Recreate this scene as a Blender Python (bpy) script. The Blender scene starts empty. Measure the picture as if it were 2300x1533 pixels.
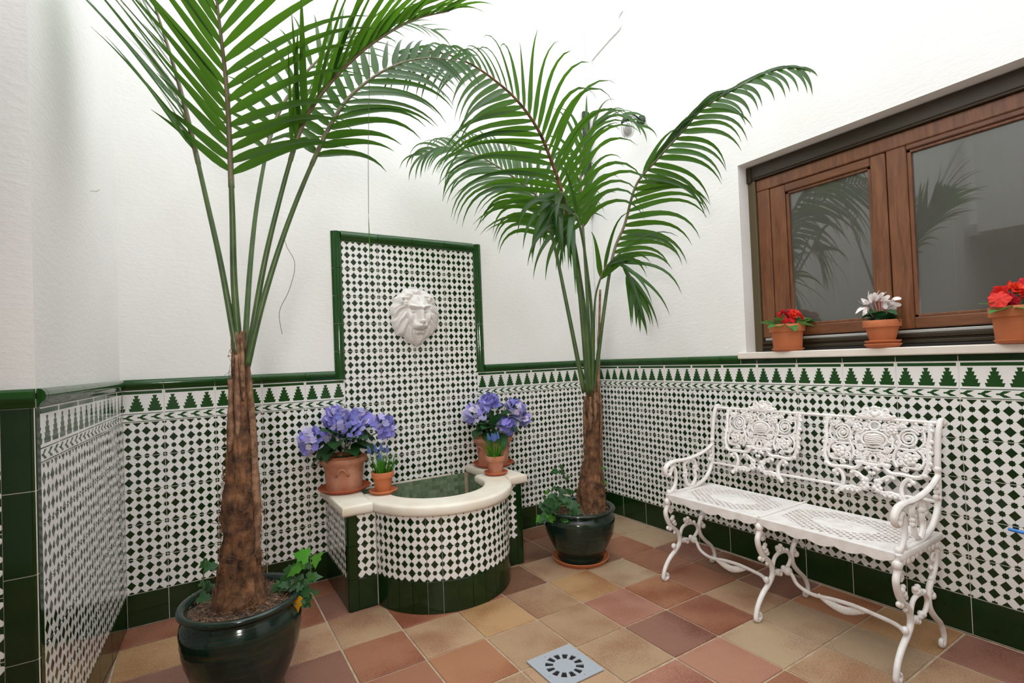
import bpy, math, random
from mathutils import Vector, Matrix, noise
R = random.Random(7)
PI = math.pi
scene = bpy.context.scene
# ------------------------------------------------------------------ camera
CP = Vector((0.12372, -2.73279, 1.09579))
yaw, pit, rol = 0.5475, 0.0181, -0.0386
fw = Vector((math.sin(yaw)*math.cos(pit), math.cos(yaw)*math.cos(pit), math.sin(pit)))
rt0 = Vector((math.cos(yaw), -math.sin(yaw), 0)); up0 = rt0.cross(fw)
rt = rt0*math.cos(rol)+up0*math.sin(rol); up = -rt0*math.sin(rol)+up0*math.cos(rol)
cd = bpy.data.cameras.new('camera'); cam = bpy.data.objects.new('camera', cd)
scene.collection.objects.link(cam)
cam.matrix_world = Matrix(((rt.x, up.x, -fw.x, CP.x), (rt.y, up.y, -fw.y, CP.y), (rt.z, up.z, -fw.z, CP.z), (0, 0, 0, 1)))
cd.sensor_width = 36; cd.sensor_fit = 'HORIZONTAL'
cd.lens = 1134.83*36/2300
cd.shift_x = 20.6/2300; cd.shift_y = 19.76/2300
cd.clip_start = 0.02
scene.camera = cam
# ------------------------------------------------------------------ light
vs = scene.view_settings
vs.view_transform = 'Standard'; vs.look = 'None'; vs.gamma = 1; vs.use_curve_mapping = False
vs.exposure = 0.31
wd = bpy.data.worlds.new('sky'); scene.world = wd; wd.use_nodes = True
bg = wd.node_tree.nodes['Background']
bg.inputs[0].default_value = (0.93, 0.97, 1.0, 1); bg.inputs[1].default_value = 2.9
def area(name, loc, target, size, power, col, size_y=None):
    l = bpy.data.lights.new(name, 'AREA'); l.energy = power; l.color = col; l.size = size
    if size_y: l.shape = 'RECTANGLE'; l.size_y = size_y
    o = bpy.data.objects.new(name, l); scene.collection.objects.link(o)
    o.location = loc; o.rotation_euler = (Vector(target)-Vector(loc)).to_track_quat('-Z', 'Y').to_euler()
    return o
# the photographer's flash, a small soft source beside the lens
fl_ = area('camera_flash', CP-rt*0.22+up*0.26-fw*0.05, (1.9, -0.5, 1.0), 0.22, 7, (1, 0.96, 0.9)); fl_.data.spread = math.radians(105)
# ------------------------------------------------------------------ helpers
C = scene.collection
def mk(name, verts, faces, mat, parent=None, smooth=False, uvs=None, mats=None, mi=None):
    me = bpy.data.meshes.new(name)
    me.from_pydata([tuple(v) for v in verts], [], faces)
    for m_ in (mats or [mat]): me.materials.append(m_)
    if smooth: me.polygons.foreach_set('use_smooth', [True]*len(me.polygons))
    if mi: me.polygons.foreach_set('material_index', mi)
    if uvs:
        uv = me.uv_layers.new(name='UVMap')
        k = 0
        for p in me.polygons:
            for li in p.loop_indices:
                uv.data[li].uv = uvs[me.loops[li].vertex_index]; k += 1
    me.update()
    o = bpy.data.objects.new(name, me); C.objects.link(o)
    if parent: o.parent = parent
    return o
def inst(src, parent=None, loc=None, rot=None, sc=None):
    o = src.copy(); C.objects.link(o)
    if parent is not None: o.parent = parent
    if loc is not None: o.location = loc
    if rot is not None: o.rotation_euler = rot
    if sc is not None: o.scale = sc if hasattr(sc, '__len__') else (sc, sc, sc)
    return o
def tag(o, label=None, cat=None, group=None, kind=None):
    if label: o['label'] = label
    if cat: o['category'] = cat
    if group: o['group'] = group
    if kind: o['kind'] = kind
    return o
def empty(name, loc=(0, 0, 0), label=None, cat=None, group=None, kind=None):
    o = bpy.data.objects.new(name, None); C.objects.link(o); o.location = loc; o.empty_display_size = 0.05
    return tag(o, label, cat, group, kind)
class MB:
    def __init__(s): s.v = []; s.f = []
    def add(s, v, f):
        n = len(s.v); s.v += [tuple(x) for x in v]; s.f += [tuple(i+n for i in q) for q in f]
    def box(s, a, b, ch=0):
        x0, y0, z0 = a; x1, y1, z1 = b
        if ch <= 0:
            s.add([(x0, y0, z0), (x1, y0, z0), (x1, y1, z0), (x0, y1, z0), (x0, y0, z1), (x1, y0, z1), (x1, y1, z1), (x0, y1, z1)],
                  [(0, 3, 2, 1), (4, 5, 6, 7), (0, 1, 5, 4), (1, 2, 6, 5), (2, 3, 7, 6), (3, 0, 4, 7)])
        else:
            v = []; idx = {}
            for i, x in enumerate((x0, x1)):
                for j, y in enumerate((y0, y1)):
                    for k, z in enumerate((z0, z1)):
                        sx, sy, sz = (1-2*i)*ch, (1-2*j)*ch, (1-2*k)*ch
                        idx[i, j, k, 0] = len(v); v.append((x, y+sy, z+sz))
                        idx[i, j, k, 1] = len(v); v.append((x+sx, y, z+sz))
                        idx[i, j, k, 2] = len(v); v.append((x+sx, y+sy, z))
            f = []
            for i in (0, 1):
                q = [idx[i, 0, 0, 0], idx[i, 0, 1, 0], idx[i, 1, 1, 0], idx[i, 1, 0, 0]]; f.append(q if i == 0 else q[::-1])
                q = [idx[0, i, 0, 1], idx[1, i, 0, 1], idx[1, i, 1, 1], idx[0, i, 1, 1]]; f.append(q if i == 0 else q[::-1])
                q = [idx[0, 0, i, 2], idx[0, 1, i, 2], idx[1, 1, i, 2], idx[1, 0, i, 2]]; f.append(q if i == 0 else q[::-1])
            for a_ in (0, 1):
                for b_ in (0, 1):
                    f.append([idx[a_, b_, 0, 0], idx[a_, b_, 1, 0], idx[a_, b_, 1, 1], idx[a_, b_, 0, 1]])
                    f.append([idx[a_, 0, b_, 0], idx[a_, 1, b_, 0], idx[a_, 1, b_, 2], idx[a_, 0, b_, 2]])
                    f.append([idx[0, a_, b_, 1], idx[1, a_, b_, 1], idx[1, a_, b_, 2], idx[0, a_, b_, 2]])
                    for c_ in (0, 1): f.append([idx[a_, b_, c_, 0], idx[a_, b_, c_, 1], idx[a_, b_, c_, 2]])
            s.add(v, f)
        return s
    def tube(s, pts, r, n=6, cap=True, flat=1.0, upv=None):
        pts = [Vector(p) for p in pts]; m = len(pts)
        if not hasattr(r, '__len__'): r = [r]*m
        u = None
        base = len(s.v); vs_ = []
        for i, p in enumerate(pts):
            t = (pts[min(i+1, m-1)]-pts[max(i-1, 0)])
            if t.length < 1e-9: t = Vector((0, 0, 1))
            t.normalize()
            if u is None:
                u = Vector(upv) if upv else (Vector((0, 0, 1)) if abs(t.z) < .9 else Vector((1, 0, 0)))
            u = (u-t*u.dot(t))
            if u.length < 1e-6: u = t.orthogonal()
            u.normalize(); w = t.cross(u)
            for k in range(n):
                a = 2*PI*k/n
                vs_.append(p+(u*math.cos(a)*flat+w*math.sin(a))*r[i])
        f = []
        for i in range(m-1):
            for k in range(n):
                a, b = i*n+k, i*n+(k+1) % n
                f.append((a, b, b+n, a+n))
        if cap:
            f.append(tuple(range(n))[::-1]); f.append(tuple(range((m-1)*n, m*n)))
        s.add(vs_, f); return s
    def ball(s, c, r, n=8, m=6, sc=(1, 1, 1)):
        v = []; f = []
        for i in range(m+1):
            th = PI*i/m
            for k in range(n):
                a = 2*PI*k/n
                v.append((c[0]+r*sc[0]*math.sin(th)*math.cos(a), c[1]+r*sc[1]*math.sin(th)*math.sin(a), c[2]+r*sc[2]*math.cos(th)))
        for i in range(m):
            for k in range(n):
                a, b = i*n+k, i*n+(k+1) % n
                f.append((a, a+n, b+n, b))
        s.add(v, f); return s
    def lathe(s, prof, c=(0, 0, 0), n=48, wob=None):
        v = []; f = []
        for (r, z) in prof:
            for k in range(n):
                a = 2*PI*k/n; rr = r
                if wob: rr = r*wob(a, z)
                v.append((c[0]+rr*math.cos(a), c[1]+rr*math.sin(a), c[2]+z))
        for i in range(len(prof)-1):
            for k in range(n):
                a, b = i*n+k, i*n+(k+1) % n
                f.append((a, b, b+n, a+n))
        s.add(v, f); return s
    def build(s, name, mat, parent=None, smooth=True, **k):
        return mk(name, s.v, s.f, mat, parent, smooth, **k)
def autosm(o, ang=35):
    me = o.data; import bmesh
    bm = bmesh.new(); bm.from_mesh(me)
    for e in bm.edges:
        if len(e.link_faces) == 2: e.smooth = e.calc_face_angle(0) < math.radians(ang)
    bm.to_mesh(me); bm.free(); return o
def cr(pts, n=6):
    """Catmull-Rom through pts"""
    P = [Vector(p) for p in pts]; out = []
    for i in range(len(P)-1):
        a = P[max(i-1, 0)]; b = P[i]; c = P[i+1]; d = P[min(i+2, len(P)-1)]
        for k in range(n):
            t = k/n
            out.append(0.5*((2*b)+(c-a)*t+(2*a-5*b+4*c-d)*t*t+(3*b-a-3*c+d)*t**3))
    out.append(P[-1]); return out
# ------------------------------------------------------------------ shader maths
class E_:
    def __init__(s, nt, k): s.nt = nt; s.k = k
    def op(s, o, b=None, c=None, rev=False):
        n = s.nt.nodes.new('ShaderNodeMath'); n.operation = o
        a_, b_ = (b, s) if rev else (s, b)
        for i, x in enumerate((a_, b_, c)):
            if x is None: continue
            if isinstance(x, E_): s.nt.links.new(x.k, n.inputs[i])
            else: n.inputs[i].default_value = x
        return E_(s.nt, n.outputs[0])
    def __add__(s, b): return s.op('ADD', b)
    def __sub__(s, b): return s.op('SUBTRACT', b)
    def __rsub__(s, b): return s.op('SUBTRACT', b, rev=True)
    def __mul__(s, b): return s.op('MULTIPLY', b)
    def __truediv__(s, b): return s.op('DIVIDE', b)
    def lt(s, b): return s.op('LESS_THAN', b)
    def gt(s, b): return s.op('GREATER_THAN', b)
    def abs(s): return s.op('ABSOLUTE')
    def floor(s): return s.op('FLOOR')
    def frac(s): return s.op('FRACT')
    def mx(s, b): return s.op('MAXIMUM', b)
    def mn(s, b): return s.op('MINIMUM', b)
def band(e, a, b): return e.gt(a)*e.lt(b)
def newmat(name, col=(.8, .8, .8), rough=.5, spec=None, metal=0, trans=None):
    m_ = bpy.data.materials.new(name); m_.use_nodes = True
    b = m_.node_tree.nodes['Principled BSDF']
    b.inputs['Base Color'].default_value = (*col, 1); b.inputs['Roughness'].default_value = rough
    b.inputs['Metallic'].default_value = metal
    if spec is not None: b.inputs['Specular IOR Level'].default_value = spec
    return m_, m_.node_tree, b
def noise_n(nt, scale, detail=4, rough=.5, coord='Object', dist=0, vec=None):
    n = nt.nodes.new('ShaderNodeTexNoise'); n.inputs['Scale'].default_value = scale
    n.inputs['Detail'].default_value = detail; n.inputs['Roughness'].default_value = rough; n.inputs['Distortion'].default_value = dist
    if vec is None:
        t = nt.nodes.new('ShaderNodeTexCoord'); vec = t.outputs[coord]
    nt.links.new(vec, n.inputs['Vector']); return n.outputs['Fac']
def ramp(nt, fac, stops):
    r = nt.nodes.new('ShaderNodeValToRGB'); nt.links.new(fac, r.inputs[0])
    el = r.color_ramp.elements
    while len(el) < len(stops): el.new(0.5)
    for e, (p, c) in zip(el, stops): e.position = p; e.color = (*c, 1)
    return r.outputs[0]
def mixc(nt, fac, a, b, mode='MIX'):
    m_ = nt.nodes.new('ShaderNodeMix'); m_.data_type = 'RGBA'; m_.blend_type = mode
    for i, x in ((0, fac), (6, a), (7, b)):
        if isinstance(x, (int, float)): m_.inputs[i].default_value = x
        elif isinstance(x, tuple): m_.inputs[i].default_value = (*x, 1)
        else: nt.links.new(x.k if isinstance(x, E_) else x, m_.inputs[i])
    return m_.outputs[2]
def bump(nt, b, h, strength=.2, dist=.002):
    n = nt.nodes.new('ShaderNodeBump'); n.inputs['Strength'].default_value = strength; n.inputs['Distance'].default_value = dist
    nt.links.new(h.k if isinstance(h, E_) else h, n.inputs['Height']); nt.links.new(n.outputs[0], b.inputs['Normal'])
def uvxy(nt):
    t = nt.nodes.new('ShaderNodeTexCoord'); s = nt.nodes.new('ShaderNodeSeparateXYZ'); nt.links.new(t.outputs['UV'], s.inputs[0])
    return E_(nt, s.outputs[0]), E_(nt, s.outputs[1])
WHITE = (.80, .785, .76); GREEN = (.004, .022, .005); GREEN2 = (.013, .033, .006)
def objrand(nt):
    n = nt.nodes.new('ShaderNodeObjectInfo'); return n.outputs['Random'], n.outputs['Color']
# patterned tile: stars and lozenges on white
def m_star():
    m_, nt, b = newmat('star_tile', rough=.12, spec=.4)
    x, y = uvxy(nt)
    i = (x+.5).floor(); j = (y+.5).floor()
    dx = (x-i).abs(); dy = (y-j).abs()
    par = ((i+j)/2).frac().gt(.25)          # 1 = lozenge
    man = dx+dy; chb = dx.mx(dy)
    loz = man.lt(.495)*par
    star = (1-((1-chb.lt(.232))*(1-man.lt(.328))))*(1-par)
    g = loz.mx(star)
    rim = band(man, .495, .53)*par
    rnd, _ = objrand(nt)
    gc = mixc(nt, noise_n(nt, 3.0, 2, coord='Object'), GREEN, GREEN2)
    base = mixc(nt, rim*.4, WHITE, (.33, .25, .16))
    ax_ = (dx.lt(.018).mx(dy.lt(.018)))*(man.gt(.33))*.45
    base = mixc(nt, ax_, base, (.42, .33, .22))
    col = mixc(nt, g, base, gc)
    nt.links.new(col, b.inputs['Base Color'])
    bump(nt, b, noise_n(nt, 14, 2), .06, .004)
    return m_
def m_border():
    m_, nt, b = newmat('border_tile', rough=.12, spec=.4)
    x, y = uvxy(nt)
    px = ((x*3).frac()-.5).abs()
    ty = (y-.17)/.098; ti = ty.floor(); tf = ty.frac()
    hw = ti*.072+.13-tf*.058
    pyr = px.lt(hw)*band(y, .17, .66)
    bar = band(y, .035, .125)*band(x, .03, .97)
    ln = band(y, .715, .737).mx(band(y, .955, .975))*band(x, .015, .985)
    q = (x*4).frac(); yy = ((y-.845)/.085).abs()
    arr = (q-yy*.32).gt(.12)*(q-yy*.42).lt(.44)*yy.lt(1)
    arr = arr.mx(band(q, .05, .30)*yy.lt(.26)).mx(band(q, .02, .06)*yy.lt(.14))*band(y, .76, .93)*(1-yy.lt(.22)*q.gt(.46))
    g = pyr.mx(bar).mx(ln).mx(arr)
    nt.links.new(mixc(nt, g, WHITE, (.014, .062, .012)), b.inputs['Base Color'])
    bump(nt, b, noise_n(nt, 14, 2), .06, .004)
    return m_
def m_green(nm='green_glaze', a=(.0035, .018, .0035), c=(.009, .032, .006)):
    m_, nt, b = newmat(nm, rough=.09, spec=.4)
    nt.links.new(mixc(nt, noise_n(nt, 9, 3), a, c), b.inputs['Base Color'])
    bump(nt, b, noise_n(nt, 22, 2), .10, .004)
    return m_
def m_plaster():
    m_, nt, b = newmat('plaster', rough=.9, spec=.2)
    n1 = noise_n(nt, 2.2, 5); nt.links.new(ramp(nt, n1, [(.3, (.78, .765, .735)), (.7, (.83, .82, .80))]), b.inputs['Base Color'])
    t = nt.nodes.new('ShaderNodeTexCoord'); mp = nt.nodes.new('ShaderNodeMapping'); mp.inputs['Scale'].default_value = (1, 1, 2.2)
    nt.links.new(t.outputs['Object'], mp.inputs[0])
    bump(nt, b, noise_n(nt, 30, 5, .6, vec=mp.outputs[0]), .28, .005)
    return m_
def m_floor():
    m_, nt, b = newmat('terracotta_floor', rough=.42, spec=.35)
    rnd, colr = objrand(nt)
    t = nt.nodes.new('ShaderNodeTexCoord'); geo = nt.nodes.new('ShaderNodeNewGeometry')
    w = nt.nodes.new('ShaderNodeVectorMath'); w.operation = 'ADD'; nt.links.new(geo.outputs['Position'], w.inputs[0])
    cmb = nt.nodes.new('ShaderNodeCombineXYZ'); nt.links.new((E_(nt, rnd)*9).k, cmb.inputs[2]); nt.links.new(cmb.outputs[0], w.inputs[1])
    big = noise_n(nt, 4.2, 2, .5, vec=w.outputs[0]); fine = noise_n(nt, 230, 3, .75, vec=w.outputs[0]); mid = noise_n(nt, 40, 4, .6, vec=w.outputs[0])
    # flamed edges
    cl = E_(nt, big)+(E_(nt, fine)-.5)*1.05
    f = ramp(nt, cl.k, [(.44, (0, 0, 0)), (.74, (1, 1, 1))])
    dark = mixc(nt, 1.0, colr, (.66, .50, .47), 'MULTIPLY')
    lite = mixc(nt, .10, colr, (.55, .42, .27))
    c = mixc(nt, f, lite, dark)
    c = mixc(nt, (E_(nt, mid)-.35)*.15, c, (.30, .13, .07))
    nt.links.new(c, b.inputs['Base Color'])
    nt.links.new((E_(nt, mid)*.25+.32).k, b.inputs['Roughness'])
    bump(nt, b, fine, .25, .001)
    return m_
def m_simple(name, c1, c2, scale, rough, bs=.2, bd=.002, spec=None, detail=4, bscale=None):
    m_, nt, b = newmat(name, rough=rough, spec=spec)
    n = noise_n(nt, scale, detail)
    nt.links.new(ramp(nt, n, [(.32, c1), (.68, c2)]), b.inputs['Base Color'])
    if bs: bump(nt, b, noise_n(nt, bscale or scale*4, 4), bs, bd)
    return m_
def m_wood(name, c1, c2, sc):
    m_, nt, b = newmat(name, rough=.38)
    t = nt.nodes.new('ShaderNodeTexCoord'); mp = nt.nodes.new('ShaderNodeMapping'); mp.inputs['Scale'].default_value = sc
    nt.links.new(t.outputs['Object'], mp.inputs[0])
    n = noise_n(nt, 6, 5, .6, vec=mp.outputs[0], dist=.6)
    nt.links.new(ramp(nt, n, [(.3, c1), (.7, c2)]), b.inputs['Base Color'])
    bump(nt, b, n, .1, .001); return m_
def m_leaf(name, c1, c2, rough=.35, tr=.35, trc=(.15, .45, .03), scale=6, obj=False, vein=False):
    m_, nt, b = newmat(name, rough=rough, spec=.28)
    n = noise_n(nt, scale, 3)
    col = mixc(nt, n, c1, c2)
    rnd, _ = objrand(nt)
    hv = nt.nodes.new('ShaderNodeHueSaturation'); nt.links.new((E_(nt, rnd)*.5+.75).k, hv.inputs['Value'])
    nt.links.new((E_(nt, rnd)*.02+.49).k, hv.inputs['Hue']); nt.links.new(col, hv.inputs['Color'])
    nt.links.new(hv.outputs[0], b.inputs['Base Color'])
    tl = nt.nodes.new('ShaderNodeBsdfTranslucent'); tl.inputs[0].default_value = (*trc, 1)
    mx_ = nt.nodes.new('ShaderNodeMixShader'); mx_.inputs[0].default_value = tr
    out = nt.nodes['Material Output']
    nt.links.new(b.outputs[0], mx_.inputs[1]); nt.links.new(tl.outputs[0], mx_.inputs[2]); nt.links.new(mx_.outputs[0], out.inputs[0])
    return m_
M = dict(
 star=m_star(), border=m_border(), green=m_green(), trim=m_green('green_trim_glaze', (.008, .045, .008), (.018, .075, .013)), plaster=m_plaster(), floor=m_floor(),
 grout=m_simple('grout', (.36, .26, .175), (.48, .37, .26), 30, .9),
 wgrout=m_simple('wall_grout', (.64, .58, .50), (.76, .71, .64), 30, .9),
 stone=m_simple('cream_stone', (.68, .60, .48), (.80, .75, .66), 7, .55, .15, .003, bscale=60),
 sill=m_simple('sill_marble', (.66, .58, .50), (.74, .68, .61), 5, .35, .05),
 terra=m_simple('terracotta', (.46, .13, .045), (.55, .17, .06), 7, .7, .15, .001),
 aged=m_simple('aged_terracotta', (.40, .14, .07), (.56, .27, .17), 14, .85, .4, .002),
 saucer=m_simple('saucer_clay', (.38, .075, .025), (.47, .12, .045), 9, .6, .1, .001),
 bench=m_simple('white_enamel', (.72, .67, .63), (.84, .81, .79), 22, .42, .3, .0012, bscale=120),
 soil=m_simple('soil', (.03, .018, .012), (.17, .11, .075), 90, .95, 1, .006),
 trunk=m_simple('palm_bark', (.028, .012, .006), (.24, .11, .048), 26, .9, 1, .006, bscale=60),
 bark2=m_simple('dry_sheath', (.085, .038, .018), (.30, .17, .095), 40, .8, .6, .002),
 fibre=m_simple('palm_fibre', (.07, .03, .012), (.22, .10, .04), 40, .9, 0),
 petiole=m_simple('petiole', (.035, .075, .02), (.085, .14, .04), 9, .4, .1, .001),
 rachis=m_simple('rachis_tan', (.11, .09, .045), (.20, .17, .10), 9, .4, .1, .001),
 palm=m_leaf('palm_leaflet', (.009, .032, .005), (.024, .070, .009), .32, .24, (.17, .42, .02)),
 hyleaf=m_leaf('hydrangea_leaf', (.008, .035, .010), (.025, .085, .022), .45, .15, (.05, .25, .04), 20),
 beleaf=m_leaf('begonia_leaf', (.04, .14, .03), (.12, .25, .07), .5, .2, (.2, .5, .1), 60),
 cyleaf=m_leaf('cyclamen_leaf', (.008, .045, .015), (.05, .14, .06), .35, .15, (.05, .25, .05), 60),
 ivy=m_leaf('ivy_leaf', (.012, .05, .014), (.04, .11, .035), .35, .25, (.1, .4, .04), 40),
 ivynew=m_leaf('ivy_new_leaf', (.045, .18, .015), (.09, .28, .03), .35, .25, (.15, .45, .04), 30),
 ivyyel=m_leaf('ivy_yellow_leaf', (.55, .22, .01), (.6, .3, .02), .45, .3, (.6, .3, .02), 30),
 blade=m_leaf('grass_blade', (.02, .10, .006), (.06, .22, .015), .4, .35, (.15, .5, .03), 12),
 petB=m_leaf('petal_blue', (.17, .19, .58), (.32, .27, .66), .6, .25, (.3, .3, .75), 30),
 petL=m_leaf('petal_lilac', (.34, .36, .70), (.60, .50, .72), .6, .25, (.5, .5, .8), 40),
 petW=m_leaf('petal_pale', (.55, .52, .72), (.70, .60, .68), .6, .25, (.6, .6, .8), 40),
 red=m_leaf('petal_red', (.62, .008, .012), (.72, .03, .03), .55, .2, (.8, .03, .02), 50),
 white=m_leaf('petal_white', (.78, .70, .70), (.86, .82, .80), .5, .25, (.9, .85, .8), 30),
 pink=m_leaf('petal_pink', (.70, .30, .34), (.75, .40, .42), .5, .25, (.8, .4, .4), 30),
 musc=m_simple('muscari_blue', (.05, .09, .33), (.14, .22, .52), 300, .5, 0),
 wood=m_wood('sapele_wood', (.095, .032, .012), (.18, .068, .026), (8, 1.2, 8)),
 woodv=m_wood('sapele_wood_upright', (.10, .033, .012), (.21, .080, .030), (8, 8, 1.0)),
 lionm=m_simple('white_plaster_cast', (.74, .69, .66), (.82, .79, .77), 8, .5, .15, .002, bscale=40),
 ceramic=None, mosaic=None, drain=None)
m_, nt, b = newmat('pot_glaze', rough=.12)
t = nt.nodes.new('ShaderNodeTexCoord'); mp = nt.nodes.new('ShaderNodeMapping'); mp.inputs['Scale'].default_value = (1, 1, 14)
nt.links.new(t.outputs['Object'], mp.inputs[0])
n = noise_n(nt, 5, 4, vec=mp.outputs[0])
nt.links.new(ramp(nt, n, [(.3, (.004, .010, .008)), (.55, (.008, .024, .016)), (.75, (.035, .028, .010))]), b.inputs['Base Color'])
bump(nt, b, n, .25, .004); M['ceramic'] = m_
m_, nt, b = newmat('mosaic_glass', rough=.25)
geo = nt.nodes.new('ShaderNodeNewGeometry')
nt.links.new(ramp(nt, geo.outputs['Random Per Island'], [(0, (.09, .15, .085)), (.5, (.14, .21, .125)), (1, (.20, .28, .17))]), b.inputs['Base Color']); M['mosaic'] = m_
M['drain'] = newmat('grey_plastic', (.36, .39, .43), .45)[0]
M['dark'] = newmat('shade_black', (.004, .004, .003), .9)[0]  # near-black colour standing in for the shade below the drain slots
M['bronze'] = newmat('bronze_aluminium', (.035, .024, .012), .35, metal=.3)[0]
M['bronze2'] = newmat('bronze_guide', (.10, .075, .035), .45, metal=.2)[0]
M['black'] = newmat('black_plastic', (.008, .008, .008), .5)[0]
M['greyal'] = newmat('grey_strip', (.35, .34, .31), .5)[0]
M['iron'] = newmat('dark_iron', (.012, .016, .010), .5)[0]
M['blue'] = newmat('blue_plastic', (.04, .22, .65), .35)[0]
M['cable'] = newmat('white_cable', (.72, .70, .67), .6)[0]
M['string'] = newmat('dry_fibre', (.12, .10, .07), .8)[0]
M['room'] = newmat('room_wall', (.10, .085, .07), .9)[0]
m_, nt, b = newmat('ribbed_glass', (.38, .37, .35), .15); b.inputs['Transmission Weight'].default_value = .55; b.inputs['IOR'].default_value = 1.5; M['rglass'] = m_
m_, nt, b = newmat('window_glass')
nt.nodes.remove(b)
gl = nt.nodes.new('ShaderNodeBsdfGlossy'); gl.inputs['Roughness'].default_value = .015; gl.inputs[0].default_value = (1, 1, 1, 1)
tr_ = nt.nodes.new('ShaderNodeBsdfTransparent'); tr_.inputs[0].default_value = (.55, .56, .54, 1)
fr = nt.nodes.new('ShaderNodeFresnel'); fr.inputs[0].default_value = 1.95
mx_ = nt.nodes.new('ShaderNodeMixShader'); nt.links.new(fr.outputs[0], mx_.inputs[0]); nt.links.new(tr_.outputs[0], mx_.inputs[1]); nt.links.new(gl.outputs[0], mx_.inputs[2])
df = nt.nodes.new('ShaderNodeBsdfDiffuse'); df.inputs[0].default_value = (.30, .29, .26, 1); m2 = nt.nodes.new('ShaderNodeMixShader'); m2.inputs[0].default_value = .22
nt.links.new(mx_.outputs[0], m2.inputs[1]); nt.links.new(df.outputs[0], m2.inputs[2]); nt.links.new(m2.outputs[0], nt.nodes['Material Output'].inputs[0]); M['glass'] = m_
M['curtain'] = m_leaf('sheer_curtain', (.30, .29, .27), (.36, .35, .33), .9, .4, (.3, .3, .3))
# ------------------------------------------------------------------ room dimensions
TW, TH = .2, .1478; B0 = .1412; HC = .1427; XR = 2.5806; XL = -.1503; YAWL = -.053
ZT = B0+5*TH; ZC = ZT+HC                 # top of star tiles, top of border tiles
HW = 3.7                                 # height of the courtyard walls
SL = 1.10                                # length of left wall
g = .0022
# one tile: local origin lower-left on the face plane, x right, z up, face looks to -y
def tile_mesh(name, w, h, mat, u0=0, u1=6, v0=0, v1=4, th=.008, flip=False):
    c = .0012; x0, x1, z0, z1 = g/2, w-g/2, g/2, h-g/2
    v = [(x0, c, z0), (x1, c, z0), (x1, c, z1), (x0, c, z1),
         (x0+c, 0, z0+c), (x1-c, 0, z0+c), (x1-c, 0, z1-c), (x0+c, 0, z1-c),
         (x0, th, z0), (x1, th, z0), (x1, th, z1), (x0, th, z1)]
    f = [(4, 5, 6, 7), (0, 1, 5, 4), (1, 2, 6, 5), (2, 3, 7, 6), (3, 0, 4, 7), (8, 9, 1, 0), (9, 10, 2, 1), (10, 11, 3, 2), (11, 8, 0, 3)]
    du = (u1-u0); dv = (v1-v0)
    uv = [(u0+du*p[0]/w, (v0+dv*p[2]/h)) for p in v]
    if flip: uv = [(a, 1-b_) for a, b_ in uv]
    return v, f, uv, mat, name
cache = {}
def put_tile(parent, kind, w, h, loc, rotz, u0=0, u1=None, v0=0, v1=None, name='tile'):
    if kind == 'star':
        u1 = 6 if u1 is None else u1; v1 = 4 if v1 is None else v1
    else:
        u1 = 1 if u1 is None else u1; v1 = 1 if v1 is None else v1
    key = (kind, round(w, 4), round(h, 4), round(u0, 3), round(u1, 3), round(v0, 3), round(v1, 3))
    if key not in cache:
        v, f, uv, mat, nm = tile_mesh(name, w, h, M[kind], u0, u1, v0, v1, flip=(kind == 'border'))
        o = mk(name, v, f, mat, parent, False, uv); cache[key] = o
    else:
        o = cache[key].copy(); C.objects.link(o); o.parent = parent
    o.location = loc; a = .0022
    o.rotation_euler = (R.uniform(-a, a), 0, rotz+R.uniform(-a, a))
    return o
def listello(parent, w, loc, rotz, vertical=False, h=.046, proj=.016, name='listello_tile'):
    key = ('list', round(w, 4), vertical, h)
    if key not in cache:
        # profile in (out, up): bullnose with small foot
        pr = [(0, 0), (.004, .002), (.006, .008), (.009, .012), (proj, .018), (proj+.002, .028), (proj-.001, .038), (proj-.007, .0445), (0, h)]
        pr = [(a, b_*h/.046) for a, b_ in pr]
        v = []; f = []
        for x in (g/2, w-g/2):
            for (o_, u_) in pr: v.append((x, -o_, u_))
        n = len(pr)
        for i in range(n-1): f.append((i, i+n, i+n+1, i+1))
        f.append(tuple(range(n))); f.append(tuple(range(n, 2*n))[::-1])
        if vertical: v = [(p[2], p[1], w-p[0]) for p in v]
        cache[key] = autosm(mk(name, v, f, M['trim'], parent, True), 40)
        o = cache[key]
    else:
        o = cache[key].copy(); C.objects.link(o); o.parent = parent
    o.location = loc; o.rotation_euler = (0, 0, rotz)
    return o
def quadwall(name, pts, mat=None):
    """thick wall from list of boxes"""
    mb = MB()
    for a, b_ in pts: mb.box(a, b_)
    o = mb.build(name, mat or M['plaster'], None, False); tag(o, kind='structure'); return o
# back wall
wb = quadwall('wall_back', [((-.6, .009, -.05), (XR+.3, .2, HW)), ((-.2, .003, ZC+.04), (XR+.02, .009, HW))])
gb = mk('grout', *(lambda m_: (m_.v, m_.f))(MB().box((XL-.05, .0016, 0), (XR+.02, .0089, ZC+.02)).box((.795, .0016, ZC), (1.605, .0089, B0+10*TH+HC+.02))), M['wgrout'], wb)
def span_tiles(parent, origin, rotz, x0, x1, jx, kind_rows, skip=None):
    """tiles from x0 to x1 (local x), joints at jx+k*TW"""
    ca, sa = math.cos(rotz), math.sin(rotz)
    k = math.floor((x0-jx)/TW+1e-6); a = x0
    while a < x1-.004:
        b_ = min(jx+(k+1)*TW, x1)
        f0 = (a-(jx+k*TW))/TW; f1 = (b_-(jx+k*TW))/TW
        if b_-a > .006:
            for (kind, z0, z1, va, vb) in kind_rows:
                if skip and skip((a+b_)/2, (z0+z1)/2): continue
                uu = 6 if kind == 'star' else 1
                if kind == 'green': f0_, f1_ = 0, 1
                else: f0_, f1_ = f0, f1
                put_tile(parent, kind, b_-a, z1-z0, (origin[0]+a*ca, origin[1]+a*sa, z0), rotz, f0_*uu, f1_*uu, va, vb)
        a = b_; k += 1
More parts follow.
